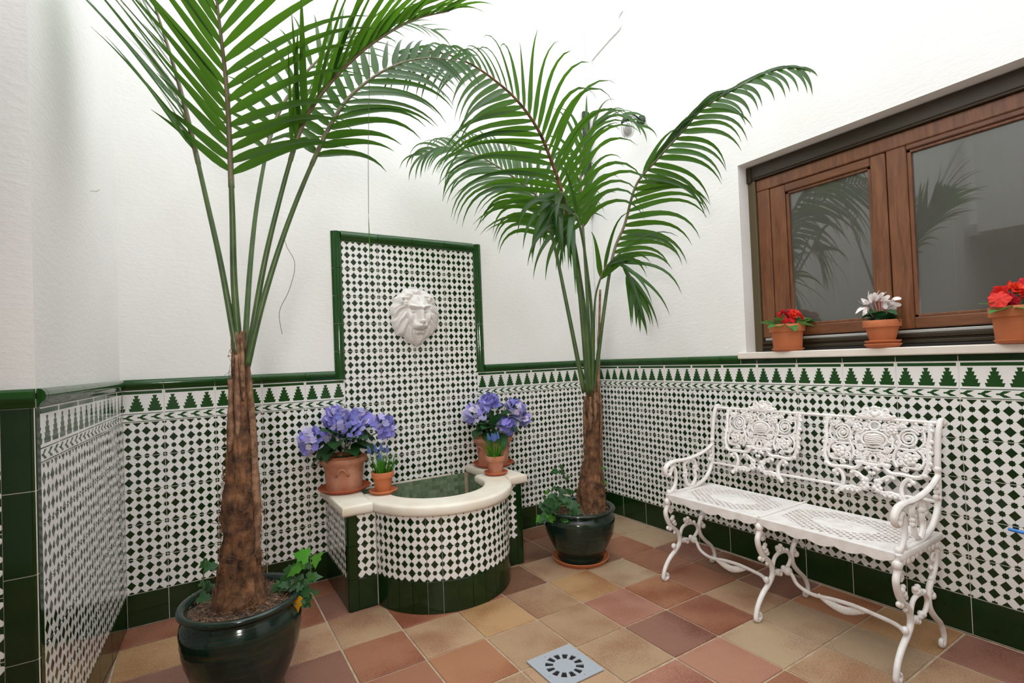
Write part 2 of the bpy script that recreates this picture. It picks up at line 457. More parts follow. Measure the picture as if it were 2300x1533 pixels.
ROWS = [('green', .001, B0, 0, 1)]+[('star', B0+i*TH, B0+(i+1)*TH, 0, 4) for i in range(5)]+[('border', ZT, ZC, 0, 1)]
span_tiles(wb, (0, 0), 0, XL, XR, 0, ROWS, skip=lambda x, z: (.8 < x < 1.6 and z > ZT) or (.78 < x < 1.42 and z < .42))
PZ = [('star', ZT+HC-TH*0+i*TH, ZT+HC+(i+1)*TH, 0, 4) for i in range(5)]
span_tiles(wb, (0, 0), 0, .8, 1.6, 0, [('star', ZT, ZC, 0, 4*HC/TH)]+PZ)
ZP = ZC+5*TH
for k in range(4): listello(wb, .2, (.8+.2*k, 0, ZP), 0, h=.05)
for i in range(5):
    listello(wb, TH if i < 4 else TH+.05, (.75, 0, ZC+i*TH), 0, True, h=.05)
    listello(wb, TH if i < 4 else TH+.05, (1.60, 0, ZC+i*TH), 0, True, h=.05)
a = XL
for b_ in (0, .2, .4, .6, .75): listello(wb, b_-a, (a, 0, ZC), 0); a = b_
a = 1.65
for b_ in (1.75, 1.95, 2.15, 2.35, XR): listello(wb, b_-a, (a, 0, ZC), 0); a = b_
# right wall: window opening from y=-1.14 to -2.92, z 1.085 to 2.065
WY0, WY1, WZ0, WZ1 = -1.140, -2.92, 1.05, 2.065; YEND = -3.5
wr = quadwall('wall_right', [((XR+.009, YEND, -.05), (XR+.35, .0, WZ0)), ((XR+.009, YEND, WZ1), (XR+.35, .0, HW)),
    ((XR+.009, WY0, WZ0), (XR+.35, 0, WZ1)), ((XR+.009, YEND, WZ0), (XR+.35, WY1, WZ1)),
    ((XR+.003, YEND, ZC+.04), (XR+.009, 0, WZ0)), ((XR+.003, YEND, WZ1), (XR+.009, 0, HW)), ((XR+.003, WY0, WZ0), (XR+.009, 0, WZ1)), ((XR+.003, YEND, WZ0), (XR+.009, WY1, WZ1))])
mb = MB().box((XR+.0016, YEND, 0), (XR+.0089, 0, ZC+.02)); mb.build('grout', M['wgrout'], wr, False)
# local x runs toward -y on the right wall (rotation -90 deg: local x -> -y, local -y -> -x)
span_tiles(wr, (XR, 0), -PI/2, 0, 2.75, 0, []) if False else None
def span_right():
    x0, x1, jx = 0.0, 2.6, .1959
    k = -1; a = 0.0
    while a < x1-.004:
        b_ = min(jx+(k+1)*TW, x1); f0 = (a-(jx+k*TW))/TW; f1 = (b_-(jx+k*TW))/TW
        for (kind, z0, z1, va, vb) in ROWS:
            uu = 6 if kind == 'star' else 1
            put_tile(wr, kind, b_-a, z1-z0, (XR, -a, z0), -PI/2, *((0, 1) if kind == 'green' else (f0*uu, f1*uu)), va, vb)
        if a < 1.09: listello(wr, min(b_, 1.107)-a, (XR, -a, ZC), -PI/2)
        if b_ > 1.12: put_tile(wr, 'green', b_-max(a, 1.107), .030, (XR, -max(a, 1.107), ZC), -PI/2)
        a = b_; k += 1
span_right()
# left wall (slightly skewed) and its return
dl = Vector((math.sin(YAWL), -math.cos(YAWL), 0)); nl = Vector((math.cos(YAWL), math.sin(YAWL), 0))   # along, facing room
PL = Vector((XL, 0, 0)); PE = PL+dl*SL
def prism(name, poly, z0, z1, mat, parent=None):
    n = len(poly); v = [(p[0], p[1], z0) for p in poly]+[(p[0], p[1], z1) for p in poly]
    f = [tuple(range(n))[::-1], tuple(range(n, 2*n))]+[(i, (i+1) % n, (i+1) % n+n, i+n) for i in range(n)]
    return mk(name, v, f, mat, parent)
o_ = .009
def off(p, a, b_): return (p.x-a*1.0, p.y+b_)
cA = PL-nl*o_; cB = PE-nl*o_-dl*0+Vector((0, o_, 0))
wl = prism('wall_left', [(-.45, .1), (-.45, cB.y), (cB.x, cB.y), (cA.x, .1)], -.05, HW, M['plaster']); tag(wl, kind='structure')
prism('plaster_coat', [(-.44, .05), (-.44, cB.y-.006), (cB.x+.006, cB.y-.006), (cA.x+.006, .05)], ZC+.035, HW-.01, M['plaster'], wl)
prism('grout', [(-.44, .0), (-.44, cB.y-.0075), (cB.x+.0072, cB.y-.0075), (cA.x+.0072, .0)], .0, ZC+.02, M['wgrout'], wl)
# left wall faces +x : local x must run toward the back (+y) so that local -y faces +x : rotation +90deg (skewed)
rl = math.atan2(-dl.y, -dl.x)
a = SL; 
js = [.1131+.2*k for k in range(0, 5)]
js = [0]+js+[SL-.035]
for i in range(len(js)-1):
    s0, s1 = js[i], js[i+1]
    w = s1-s0
    loc = PL+dl*s1
    f0 = 0 if i > 0 else 0
    if i == 0: u0, u1 = 0, w/TW
    elif i == len(js)-2: u0, u1 = 1-w/TW, 1
    else: u0, u1 = 0, 1
    for (kind, z0, z1, va, vb) in ROWS:
        uu = 6 if kind == 'star' else 1
        put_tile(wl, kind, w, z1-z0, (loc.x, loc.y, z0), rl, *((0, 1) if kind == 'green' else (u0*uu, u1*uu)), va, vb)
    listello(wl, w, (loc.x, loc.y, ZC), rl)
listello(wl, .022, tuple(PL+dl*(SL-.012))[:2]+(ZC,), rl)
# return wall facing the camera: green bullnose corner column then patterned tiles
XE = PE.x
wt = quadwall('wall_return', [((-1.8, -SL+.009, -.05), (-.43, .1, HW)), ((-1.8, -SL+.004, ZC+.035), (XE+.0, -SL+.008, HW))])
MB().box((-1.7, -SL+.0016, 0), (XE-.01, -SL+.008, ZC+.02)).build('grout', M['wgrout'], wt, False)
rr = .012; wcol = .062
zs = [0, .1412]+[B0+i*TH for i in range(1, 6)]+[ZC]
# corner pieces are 20 cm tall
zc = [0]+[ZC-.2*k for k in (5, 4, 3, 2, 1)]+[ZC]
zc = sorted(set(z for z in zc if z >= 0))
for z0, z1 in zip(zc[:-1], zc[1:]):
    if z1-z0 < .01: continue
    pr = []
    for k in range(7):
        t_ = PI/2*k/6
        pr.append((XE-rr+rr*math.sin(t_), -SL+rr-rr*math.cos(t_)))
    e2 = PE-dl*.034
    poly = [(XE-wcol, -SL+.008), (XE-wcol, -SL)]+pr+[(e2.x, e2.y), (e2.x-.009, e2.y)]
    o = prism('corner_tile', poly, z0+g/2, z1-g/2, M['green'], wt); o.data.polygons.foreach_set('use_smooth', [True]*len(o.data.polygons)); autosm(o, 30)
for i, x0 in enumerate((XE-wcol-.2, XE-wcol-.4, XE-wcol-.6)):
    for (kind, z0, z1, va, vb) in ROWS[1:]: put_tile(wt, kind, .2, z1-z0, (x0, -SL, z0), 0, 0, None, va, vb)
    put_tile(wt, 'green', .2, B0, (x0, -SL, .001), 0)
listello(wt, .07, (XE-.068, -SL, ZC), 0); 
for k in range(3): listello(wt, .2, (XE-.268-.2*k, -SL, ZC), 0)
# far side walls of the courtyard, behind the camera
quadwall('wall_left_far', [((-2.0, YEND-.2, -.05), (-1.8, .1, HW))])
# rear wall with a dark doorway, seen only as a reflection in the panes
quadwall('wall_rear', [((-2.0, YEND-.2, -.05), (.2, YEND, HW)), ((1.3, YEND-.2, -.05), (XR+.35, YEND, HW)), ((.2, YEND-.2, 2.1), (1.3, YEND, HW))])
dr = mk('door_1', *(lambda q: (q.v, q.f))(MB().box((.2, YEND-.18, 0), (1.3, YEND-.12, 2.1)).box((.3, YEND-.12, .15), (.7, YEND-.11, 1.95)).box((.8, YEND-.12, .15), (1.2, YEND-.11, 1.95))), M['woodv']); tag(dr, kind='structure')
quadwall('wall_gallery', [((-.56, YEND, 2.02), (-.42, -SL-.10, HW))])
ce = quadwall('ceiling', [((-1.8, YEND, 2.02), (-.56, -SL+.01, 2.12))])
# floor
fl = quadwall('floor', [((-1.9, YEND, -.06), (XR+.02, .03, -.004))], M['grout'])
SOFTG = 0
colA = {'tan': (.47, .30, .175), 'och': (.50, .29, .13), 'ter': (.34, .125, .066), 'brn': (.20, .085, .045), 'pnk': (.44, .195, .13), 'mau': (.25, .10, .072), 'snd': (.44, .31, .195), 'org': (.39, .155, .072)}
XS = [2.5715, 2.32]+[2.32-.2485*k for k in range(1, 19)]
YS = [0, -.186]+[-.186-.2555*k for k in range(1, 15)]
cmap = {(0, 2): 'brn', (0, 7): 'ter', (0, 10): 'ter', (0, 0): 'snd', (0, 3): 'brn', (1, 0): 'snd', (1, 1): 'och', (1, 2): 'brn', (1, 3): 'brn', (1, 7): 'mau', (1, 8): 'ter', (1, 9): 'org', (1, 10): 'och', (1, 11): 'ter',
 (2, 0): 'snd', (2, 1): 'ter', (2, 2): 'brn', (2, 3): 'tan', (2, 4): 'brn', (2, 5): 'ter', (2, 6): 'ter', (2, 7): 'tan', (2, 8): 'tan', (2, 9): 'och', (2, 10): 'mau',
 (3, 0): 'mau', (3, 1): 'ter', (3, 2): 'snd', (3, 3): 'och', (3, 4): 'tan', (3, 5): 'och', (3, 6): 'tan', (3, 7): 'ter', (3, 8): 'mau', (3, 9): 'mau',
 (4, 0): 'brn', (4, 1): 'ter', (4, 2): 'org', (4, 3): 'pnk', (4, 4): 'tan', (4, 5): 'tan', (4, 6): 'org', (4, 7): 'ter',
 (5, 0): 'mau', (5, 1): 'tan', (5, 2): 'ter', (5, 3): 'mau', (5, 4): 'tan', (5, 5): 'tan', (5, 6): 'tan',
 (6, 0): 'org', (6, 1): 'snd', (6, 2): 'snd', (6, 3): 'pnk', (6, 4): 'pnk', (7, 0): 'och', (7, 1): 'snd', (7, 2): 'tan', (7, 3): 'ter', (8, 0): 'mau', (8, 1): 'tan'}

names = list(colA)
fm = {}
for j in range(len(YS)-1):
    for i in range(len(XS)-1):
        x1, x0 = XS[i], XS[i+1]; y1, y0 = YS[j], YS[j+1]
        w, h = x1-x0, y1-y0; jg = .0085
        key = (round(w, 3), round(h, 3))
        if key not in fm:
            a, b_ = jg/2, jg/2
            mb = MB().box((a, b_, -.008), (w-a, h-b_, 0), .0016); fm[key] = mb.build('tile', M['floor'], fl, False); o = fm[key]
        else:
            o = inst(fm[key], fl)
        o.location = (x0, y0, R.uniform(-.0006, .0004)); o.rotation_euler = (R.uniform(-.002, .002), R.uniform(-.002, .002), R.uniform(-.004, .004))
        cc = cmap.get((j, i)) or R.choice(names)
        c = colA[cc]; s_ = R.uniform(.92, 1.08); s_ *= .84; o.color = (c[0]*s_, c[1]*s_, c[2]*s_, 1)
# floor drain
dcx, dcy, dh = 1.216, -1.278, .0975
t_d = empty('floor_drain', (dcx, dcy, .0025), 'square grey plastic floor drain with ring of slots between terracotta tiles', 'drain')
mb = MB(); n = 12; ri, ro = .040, .068
def sq(a): 
    c_, s_ = math.cos(a), math.sin(a); k = dh/max(abs(c_), abs(s_)); return (c_*k, s_*k)
# plate with slots : centre disc, spokes, outer field
N = 96; v = [(0, 0, .003)]; f = []
ring = lambda r: [(r*math.cos(2*PI*k/N), r*math.sin(2*PI*k/N), .003) for k in range(N)]
r1 = ring(ri); r2 = ring(ro); r3 = [(*sq(2*PI*k/N+PI/4*0), .003) for k in range(N)]
v += r1+r2+r3
for k in range(N):
    k2 = (k+1) % N
    f.append((0, 1+k, 1+k2))
    if (k % 8) in (0, 1, 2): f.append((1+k, 1+N+k, 1+N+k2, 1+k2))
    f.append((1+N+k, 1+2*N+k, 1+2*N+k2, 1+N+k2))
pl_ = mk('grate_plate', v, f, M['drain'], t_d)
md = pl_.modifiers.new('s', 'SOLIDIFY'); md.thickness = .003; md.offset = -1
MB().lathe([(0, -.0005), (.074, -.0005)], n=32).build('drain_shade_disc', M['dark'], t_d)  # flat black disc over the tiles, painted shade seen through the slots
for a in (.3, 1.9, 3.4, 5.0):
    MB().ball((.084*math.cos(a), .084*math.sin(a), .0035), .003, 8, 4, (1, 1, .4)).build('screw', M['greyal'], t_d)
# ------------------------------------------------------------------ fountain
ft = empty('tiled_fountain', (1.15, -.2, 0), 'half-round basin fountain clad in green star tiles with thick cream stone rim', 'fountain')
def local(o, root):
    o.parent = root; o.matrix_parent_inverse = Matrix.Translation(-root.location); return o
FX0, FX1, FY = .68, 1.614, -.432; BC = (1.157, -.356); BR = .352
body = MB()
# hollow shell: outer outline minus opening, built as wall strips
def outline(off=0, n=40):
    P = [(FX0+off, 0), (FX0+off, FY+off)]
    a0 = math.asin((abs(FY)-off+BC[1])/ (BR-off)) if True else 0
    a0 = math.asin((-BC[1]*0+(-FY-off)-(-BC[1]))/(BR-off))
    for k in range(n+1):
        a = PI+a0+(PI-2*a0)*k/n
        P.append((BC[0]+(BR-off)*math.cos(a), BC[1]+(BR-off)*math.sin(a)))
    P += [(FX1-off, FY+off), (FX1-off, 0)]
    return P
OZ = .425
Po = outline(.009); Pi_ = outline(.075)
# the left notch at the ring joins: shell between Po and Pi
n = len(Po); v = []; 
for p in Po: v += [(p[0], p[1], 0), (p[0], p[1], OZ)]
for p in Pi_: v += [(p[0], p[1], 0), (p[0], p[1], OZ)]
f = []
for i in range(n-1):
    a, b_ = 2*i, 2*i+2; c, d = a+2*n, b_+2*n
    f += [(a, b_, b_+1, a+1), (c, c+1, d+1, d), (a+1, b_+1, d+1, c+1)]
o = mk('basin_body', v, f, M['wgrout'], ft); local(o, ft)
def ftile(kind, w, h, loc, rz, *uv):
    return local(put_tile(ft, kind, w, h, loc, rz, *uv), ft)
FR = [('green', .001, B0), ('star', B0, B0+TH), ('star', B0+TH, OZ)]
def frow(x, y, rz, w, u0, u1):
    for kind, z0, z1 in FR:
        full = (z1-z0) > TH-.002
        ftile(kind, w, z1-z0, (x, y, z0), rz, *((u0, u1) if kind == 'star' else (0, 1)), 0, 4*((z1-z0)/TH if kind == 'star' else 1) if kind == 'star' else 1)
# front flats
frow(FX0+.045, FY, 0, .086, 0, 2.6)
frow(1.501, FY, 0, .073, 0, 2.2)
# green corner columns
def corner(x0, x1, sgn):
    zz = [0, B0, B0+TH, OZ]
    for z0, z1 in zip(zz[:-1], zz[1:]):
        pr = []
        for k in range(6):
            t_ = PI/2*k/5
            if sgn < 0: pr.append((x0+.012-.012*math.cos(t_)*1, FY+.012-.012*math.sin(t_)))
            else: pr.append((x1-.012+.012*math.sin(t_), FY+.012-.012*math.cos(t_)))
        if sgn < 0: poly = [(x0, FY+.035)]+pr+[(x1, FY), (x1, FY+.008), (x0+.009, FY+.035)]
        else: poly = [(x0, FY)]+pr+[(x1, FY+.035), (x1-.009, FY+.035), (x0, FY+.008)]
        o = prism('corner_tile', poly, z0+g/2, z1-g/2, M['green'], ft); o.data.polygons.foreach_set('use_smooth', [True]*len(o.data.polygons)); autosm(o, 30); local(o, ft)
corner(FX0, FX0+.045, -1); corner(FX1-.040, FX1, 1)
# left side (faces -x): rotation -90: local x -> -y
for s0, s1, u0, u1 in ((0, .2, 0, 6), (.2, .397, 0, 5.9)):
    for kind, z0, z1 in FR:
        ftile(kind, s1-s0, z1-z0, (FX0, -s0, z0), -PI/2, *((u0, u1) if kind == 'star' else (0, 1)), 0, 4*(z1-z0)/TH if kind == 'star' else 1)
# right side (faces +x): rotation +90
for s0, s1, u0, u1 in ((0, .2, 0, 6), (.2, .397, 0, 5.9)):
    for kind, z0, z1 in FR:
        ftile(kind, s1-s0, z1-z0, (FX1, -s1, z0), PI/2, *((u0, u1) if kind == 'star' else (0, 1)), 0, 4*(z1-z0)/TH if kind == 'star' else 1)
# curved strips
a0 = math.asin((-FY+BC[1])/BR); tot = PI-2*a0; ns = 14; da = tot/ns
for k in range(ns):
    a1 = PI+a0+da*k; a2 = a1+da
    for kind, z0, z1 in FR:
        z0_, z1_ = z0+g/2, z1-g/2
        key = ('curve', kind, round(z1-z0, 3), k % 3)
        m = 4; v = []; uv = []; f = []
        for q in range(m+1):
            t_ = q/m; aa = a1+(a2-a1)*(.017+t_*.966)
            for rr_, zz in ((BR-.008, z0_), (BR-.0012, z0_), (BR, z0_+.0012), (BR, z1_-.0012), (BR-.0012, z1_), (BR-.008, z1_)):
                v.append((BC[0]+rr_*math.cos(aa), BC[1]+rr_*math.sin(aa), zz))
                uv.append(((k % 3)*2+t_*2, (zz-z0)/TH*4))
        for q in range(m):
            for j in range(5):
                b0 = q*6+j; f.append((b0, b0+6, b0+7, b0+1))
        f.append(tuple(range(6))); f.append(tuple(range(m*6, m*6+6))[::-1])
        o = mk('tile', v, f, M[kind], ft, False, uv); local(o, ft)
        o.data.polygons.foreach_set('use_smooth', [True]*len(o.data.polygons)); autosm(o, 25)
# inside: mosaic walls
mb = MB()
def mosaic(p0, p1, z0, z1, nrm):
    p0 = Vector((*p0, 0)); p1 = Vector((*p1, 0)); L = (p1-p0).length; d = (p1-p0)/L; nr = Vector((*nrm, 0)); s_ = .0235
    for i in range(int(L/s_)):
        for j in range(int((z1-z0)/s_)):
            a = p0+d*(i*s_+.0012); b_ = p0+d*((i+1)*s_-.0012); za, zb = z1-(j+1)*s_+.0012, z1-j*s_-.0012
            q = [a+Vector((0, 0, za)), b_+Vector((0, 0, za)), b_+Vector((0, 0, zb)), a+Vector((0, 0, zb))]
            mb.add([p for p in q]+[p+nr*.003 for p in q], [(4, 5, 6, 7), (0, 1, 5, 4), (1, 2, 6, 5), (2, 3, 7, 6), (3, 0, 4, 7)])
bk = MB().box((.76, -.006, .08), (1.545, .0, .428)).box((.794, -.34, .08), (.800, 0, .42)).box((1.508, -.34, .08), (1.514, 0, .42)).box((.80, -.34, .08), (1.51, -.006, .10)).lathe([(0, .10), (.27, .10), (.27, .08), (0, .08)], (BC[0], BC[1], 0), 32)
local(bk.build('basin_lining', M['grout'], ft, False), ft)
mosaic((.802, -.006), (1.506, -.006), .10, .430, (0, -1)); mosaic((.800, -.33), (.800, -.006), .10, .42, (1, 0)); mosaic((1.508, -.006), (1.508, -.33), .10, .42, (-1, 0))
for k in range(20):
    a = PI+.15+(PI-.3)*k/20; b_ = PI+.15+(PI-.3)*(k+1)/20; r_ = .276
    mosaic((BC[0]+r_*math.cos(a), BC[1]+r_*math.sin(a)), (BC[0]+r_*math.cos(b_)-.0, BC[1]+r_*math.sin(b_)), .10, .42, (-math.cos((a+b_)/2), -math.sin((a+b_)/2)))
local(tag(mb.build('mosaic_tiles', M['mosaic'], ft, False), kind='stuff'), ft)
# stone coping: rounded profile swept
CT = .475; CB = .4255
def slab(name, poly_out, inner_sharp, ft=ft): pass
def round_slab(name, outline_pts, z0, z1, r, hard=()):
    """horizontal slab from closed outline, edges rounded by inset rings; edges whose index in hard stay square"""
    P = [Vector((p[0], p[1])) for p in outline_pts]; n = len(P)
    ar = sum(P[i].x*P[(i+1) % n].y-P[(i+1) % n].x*P[i].y for i in range(n))
    sg = 1 if ar > 0 else -1
    def inset(d):
        out = []
        for i in range(n):
            e1 = (P[i]-P[i-1]).normalized(); e2 = (P[(i+1) % n]-P[i]).normalized()
            n1 = Vector((-e1.y, e1.x))*sg; n2 = Vector((-e2.y, e2.x))*sg
            d1 = 0 if ((i-1) % n) in hard else d; d2 = 0 if i in hard else d
            den = 1+n1.dot(n2)
            if abs(d1-d2) < 1e-9: q = P[i]+(n1+n2)/max(den, .3)*d1
            else:
                # solve two offset lines
                c_ = e1.x*e2.y-e1.y*e2.x
                if abs(c_) < .05: q = P[i]+n1*d1*.5+n2*d2*.5
                else:
                    A = P[i]+n1*d1; Bp = P[i]+n2*d2; w = Bp-A; t_ = (w.x*e2.y-w.y*e2.x)/c_; q = A+e1*t_
            out.append(q)
        return out
    prof = [(r*.8, z0), (r*.25, z0+.004), (0, z0+.014)]
    for k in range(1, 7):
        t_ = PI/2*k/6; prof.append((r-r*math.cos(t_), z1-r*.75+r*.75*math.sin(t_)))
    v = []; f = []
    for d, z in prof: v += [(q.x, q.y, z) for q in inset(d)]
    m = len(prof)
    for i in range(m-1):
        for k in range(n):
            a, b_ = i*n+k, i*n+(k+1) % n; f.append((a, b_, b_+n, a+n) if sg > 0 else (a, a+n, b_+n, b_))
    top = tuple(range((m-1)*n, m*n)); bot = tuple(range(n))
    f.append(top if sg > 0 else top[::-1]); f.append(bot[::-1] if sg > 0 else bot)
    o = mk(name, v, f, M['stone'], None, True); autosm(o, 50)
    return local(o, ft)
ov = .022
xj0, xj1 = .7965, 1.5175
round_slab('coping_stone', [(FX0-ov, -.001), (FX0-ov, FY-ov), (xj0-.002, FY-ov), (xj0-.002, -.245), (.813, -.245), (.813, -.001)], CB, CT, .018, hard=(2, 5))
round_slab('coping_stone', [(FX1+ov, -.001), (1.496, -.001), (1.496, -.270), (xj1+.002, -.270), (xj1+.002, FY-ov), (FX1+ov, FY-ov)], CB, CT, .018, hard=(0, 3))
# half ring
Rout = BR+ov; Rin = .245; Ic = (1.157, -.335)
P = []
aa0 = math.asin((-FY+ov+BC[1])/Rout)
m = 44
for k in range(m+1):
    a = PI+aa0+(PI-2*aa0)*k/m; P.append((BC[0]+Rout*math.cos(a), BC[1]+Rout*math.sin(a)))
P.append((xj1, -.275)); P.append((1.425, -.275))
for k in range(m+1):
    a = 2*PI-.06-(PI-.12)*k/m; P.append((Ic[0]+Rin*math.cos(a), Ic[1]+Rin*math.sin(a)))
P.append((.885, -.275)); P.append((xj0, -.275))
P[m+2] = (1.41, -.275); P[-2] = (.905, -.275)
rg = round_slab('coping_ring', P, CB, CT, .020, hard=(m, len(P)-1))
md = rg.modifiers.new('tri', 'TRIANGULATE')
# ------------------------------------------------------------------ lion mask
def lion():
    root = empty('lion_head_mask', (1.2045, -.002, 1.365), 'white plaster lion head mask on the star tile panel above fountain', 'wall mask')
    W_, H_ = .146, .158
    G = lambda x, y, cx, cy, sx, sy: math.exp(-((x-cx)/sx)**2-((y-cy)/sy)**2)
    na, nr = 260, 130; v = []; f = []
    def Rth(a):
        s_ = math.sin(a); c_ = math.cos(a)
        r = 1+.022*math.sin(7*a+.6)+.018*math.sin(13*a+1.1)+.012*math.sin(23*a)
        r += .10*math.exp(-((a-1.5*PI-.06)/.16)**2)          # beard tip
        r += .03*math.exp(-((a-.75)/.14)**2)+.03*math.exp(-((a-2.45)/.14)**2)
        r -= .05*math.exp(-((a-4.15)/.12)**2)+.06*math.exp(-((a-5.35)/.2)**2)
        return r
    def sst(e0, e1, t):
        t = max(0, min(1, (t-e0)/(e1-e0))); return t*t*(3-2*t)
    def hgt(x0, y, rr, a):
        x = x0-.05
        h = .42*max(0, 1-rr**2.6)**.55
        fr_ = (x/.50)**2+((y-.05)/.70)**2
        m_ = sst(.75, 1.25, fr_)
        # mane: curved locks sweeping outward and down
        ph = a*6.0*(1 if x0 > 0 else -1)+rr*6.5+1.2*math.sin(2*a+1)
        w1_ = abs(math.sin(ph)); w2_ = abs(math.sin(ph*2.3+rr*4+.7)); w3_ = abs(math.sin(ph*5.1+rr*9))
        h += m_*(.19*w1_**.7+.07*w2_+.025*w3_-.10)*(1-rr**7)
        h += (1-m_)*.14
        h -= .10*math.exp(-((fr_-1.0)/.16)**2)*(1 if y > -.45 else .3)
        h += .05*math.sin(14*x0+3)*sst(.55, .75, y)*(1-rr)
        # forehead with a central furrow
        h += .10*G(x, y, -.16, .42, .19, .22)+.10*G(x, y, .16, .42, .19, .22)-.09*G(x, y, 0, .46, .035, .22)
        for s_ in (-1, 1):
            bx = x*s_
            by = .215+.20*(bx-.10)
            if bx > 0:
                k_ = math.exp(-((bx-.24)/.20)**4)
                h += .13*math.exp(-((y-by-.055)/.050)**2)*k_
                h -= .17*math.exp(-((y-by+.035)/.035)**2)*k_
            h -= .12*G(x, y, s_*.25, .11, .13, .07)
            h += .13*G(x, y, s_*.25, .125, .072, .040)
            h -= .06*math.exp(-((y-.175+.6*(bx-.25)**2)/.010)**2)*(math.exp(-((bx-.25)/.10)**4) if bx > 0 else 0)
            h -= .05*math.exp(-((y-.080-.6*(bx-.25)**2)/.010)**2)*(math.exp(-((bx-.25)/.09)**4) if bx > 0 else 0)
            h += .12*G(x, y, s_*.38, -.08, .12, .20)
            h += .42*G(x, y, s_*.115, -.40, .155, .125)
            h -= .10*G(x, y, s_*.33, -.36, .05, .16)
            for r_ in range(3): h -= .03*G(x, y, s_*(.10+.05*r_), -.40-.035*r_, .012, .012)
            h += .30*G(x0, y, s_*.62+.02, .56, .12, .13)-.36*G(x0, y, s_*.58+.02, .53, .055, .075)
        h += .40*math.exp(-(abs(x)/.125)**3.5)*sst(-.36, -.20, y)*(1-sst(.22, .50, y))
        h += .17*math.exp(-(x/(.10+.25*max(0, y+.32)))**4)*math.exp(-((y+.27)/.065)**4)
        h -= .16*G(x, y, -.085, -.315, .030, .020)+.16*G(x, y, .085, -.315, .030, .020)
        h -= .16*math.exp(-(x/.016)**2)*math.exp(-((y+.42)/.085)**4)
        h -= .24*math.exp(-((y+.545-.5*x*x)/.028)**2)*math.exp(-(x/.26)**4)
        h += .20*G(x, y, 0, -.635, .14, .055)-.06*G(x, y, 0, -.71, .16, .03)
        return h
    for i in range(nr+1):
        rr = (i/nr)
        for k in range(na):
            a = 2*PI*k/na; R_ = Rth(a if a > 0 else a)
            x = rr*R_*math.cos(a); y = rr*R_*math.sin(a)
            h = hgt(x, y, rr, a)
            if rr > .9: h *= max(0, (1-((rr-.9)/.1)**2.5))**.6 if rr < 1 else 0
            v.append((x*W_, -.004-h*.115, y*H_))
    for i in range(nr):
        for k in range(na):
            a, b_ = i*na+k, i*na+(k+1) % na
            f.append((a, b_, b_+na, a+na))
    o = mk('face_and_mane', v, f, M['lionm'], root, True)
    bk_ = [(Rth(2*PI*k/na)*math.cos(2*PI*k/na)*W_, 0, Rth(2*PI*k/na)*math.sin(2*PI*k/na)*H_) for k in range(na)]
    return root
lion()
# ------------------------------------------------------------------ window
w1 = empty('window_1', (XR+.09, -1.14, 1.085), kind='structure')
def wpart(name, boxes, mat, ch=.003, **k):
    mb = MB()
    for a, b_ in boxes: mb.box(a, b_, ch)
    o = mb.build(name, M[mat], w1, False); local(o, w1); tag(o, **k); return o
X0 = XR+.09; Z0, Z1 = 1.085, WZ1
Ya, Yb = WY0, WY1
sill = MB().box((XR-.028, Yb-.03, 1.050), (XR+.20, -1.108, 1.0835), .004).build('window_sill', M['sill'], None, False)
tag(sill, kind='structure')
wpart('roller_box', [((X0-.012, Yb, 1.985), (X0+.10, Ya, 2.062)), ((X0-.016, Yb, 1.992), (X0, Ya, 1.998)), ((X0-.020, Ya-.025, 1.977), (X0+.1, Ya-.001, 2.06))], 'bronze')
wpart('guide_rail', [((X0-.008, Ya-.040, Z0), (X0+.07, Ya-.001, 1.985))], 'bronze2')
wpart('guide_rail', [((X0-.008, Yb+.012, Z0), (X0+.07, Yb+.038, 1.98))], 'bronze2')
wpart('bottom_track', [((X0-.006, Yb, 1.098), (X0+.08, Ya-.04, 1.112)), ((X0+.0, Yb, 1.112), (X0+.08, Ya-.04, 1.120)), ((X0-.004, Yb, 1.120), (X0+.08, Ya-.04, 1.138))], 'bronze')
wpart('brush_seal', [((X0-.002, Yb, 1.084), (X0+.07, Ya-.02, 1.098))], 'black')
wpart('grey_strip', [((X0+.004, Yb, 1.139), (X0+.06, Ya-.05, 1.153))], 'greyal')
def sash(y0, y1, z0, z1, gy0, gy1, gz0, gz1, nm):
    # y0>y1 (towards camera is more negative)
    o = wpart(nm, [((X0+.012, y1, z0), (X0+.055, gy1, z1)), ((X0+.012, gy0, z0), (X0+.055, y0, z1))], 'woodv', .004)
    r_ = wpart(nm+'_rail', [((X0+.0125, gy1, z0), (X0+.0545, gy0, gz0)), ((X0+.0125, gy1, gz1), (X0+.0545, gy0, z1))], 'wood', .004)
    b_ = wpart('glazing_bead', [((X0+.022, gy1, gz0), (X0+.05, gy1+.014, gz1)), ((X0+.022, gy0-.014, gz0), (X0+.05, gy0, gz1)), ((X0+.022, gy1, gz0), (X0+.05, gy0, gz0+.012)), ((X0+.022, gy1, gz1-.012), (X0+.05, gy0, gz1))], 'woodv', .002)
    wpart('pane', [((X0+.035, gy1, gz0), (X0+.039, gy0, gz1))], 'glass', 0)
wpart('window_frame', [((X0+.005, Ya-.105, 1.155), (X0+.08, Ya-.040, 1.925)), ((X0+.005, Yb+.04, 1.155), (X0+.08, Yb+.10, 1.925)), ((X0+.005, Yb+.04, 1.9255), (X0+.08, Ya-.04, 1.985))], 'woodv', .004)
sash(-1.245, -1.757, 1.158, 1.925, -1.322, -1.700, 1.208, 1.885, 'sash')
sash(-1.761, -2.82, 1.158, 1.945, -1.832, -2.76, 1.205, 1.905, 'sash')
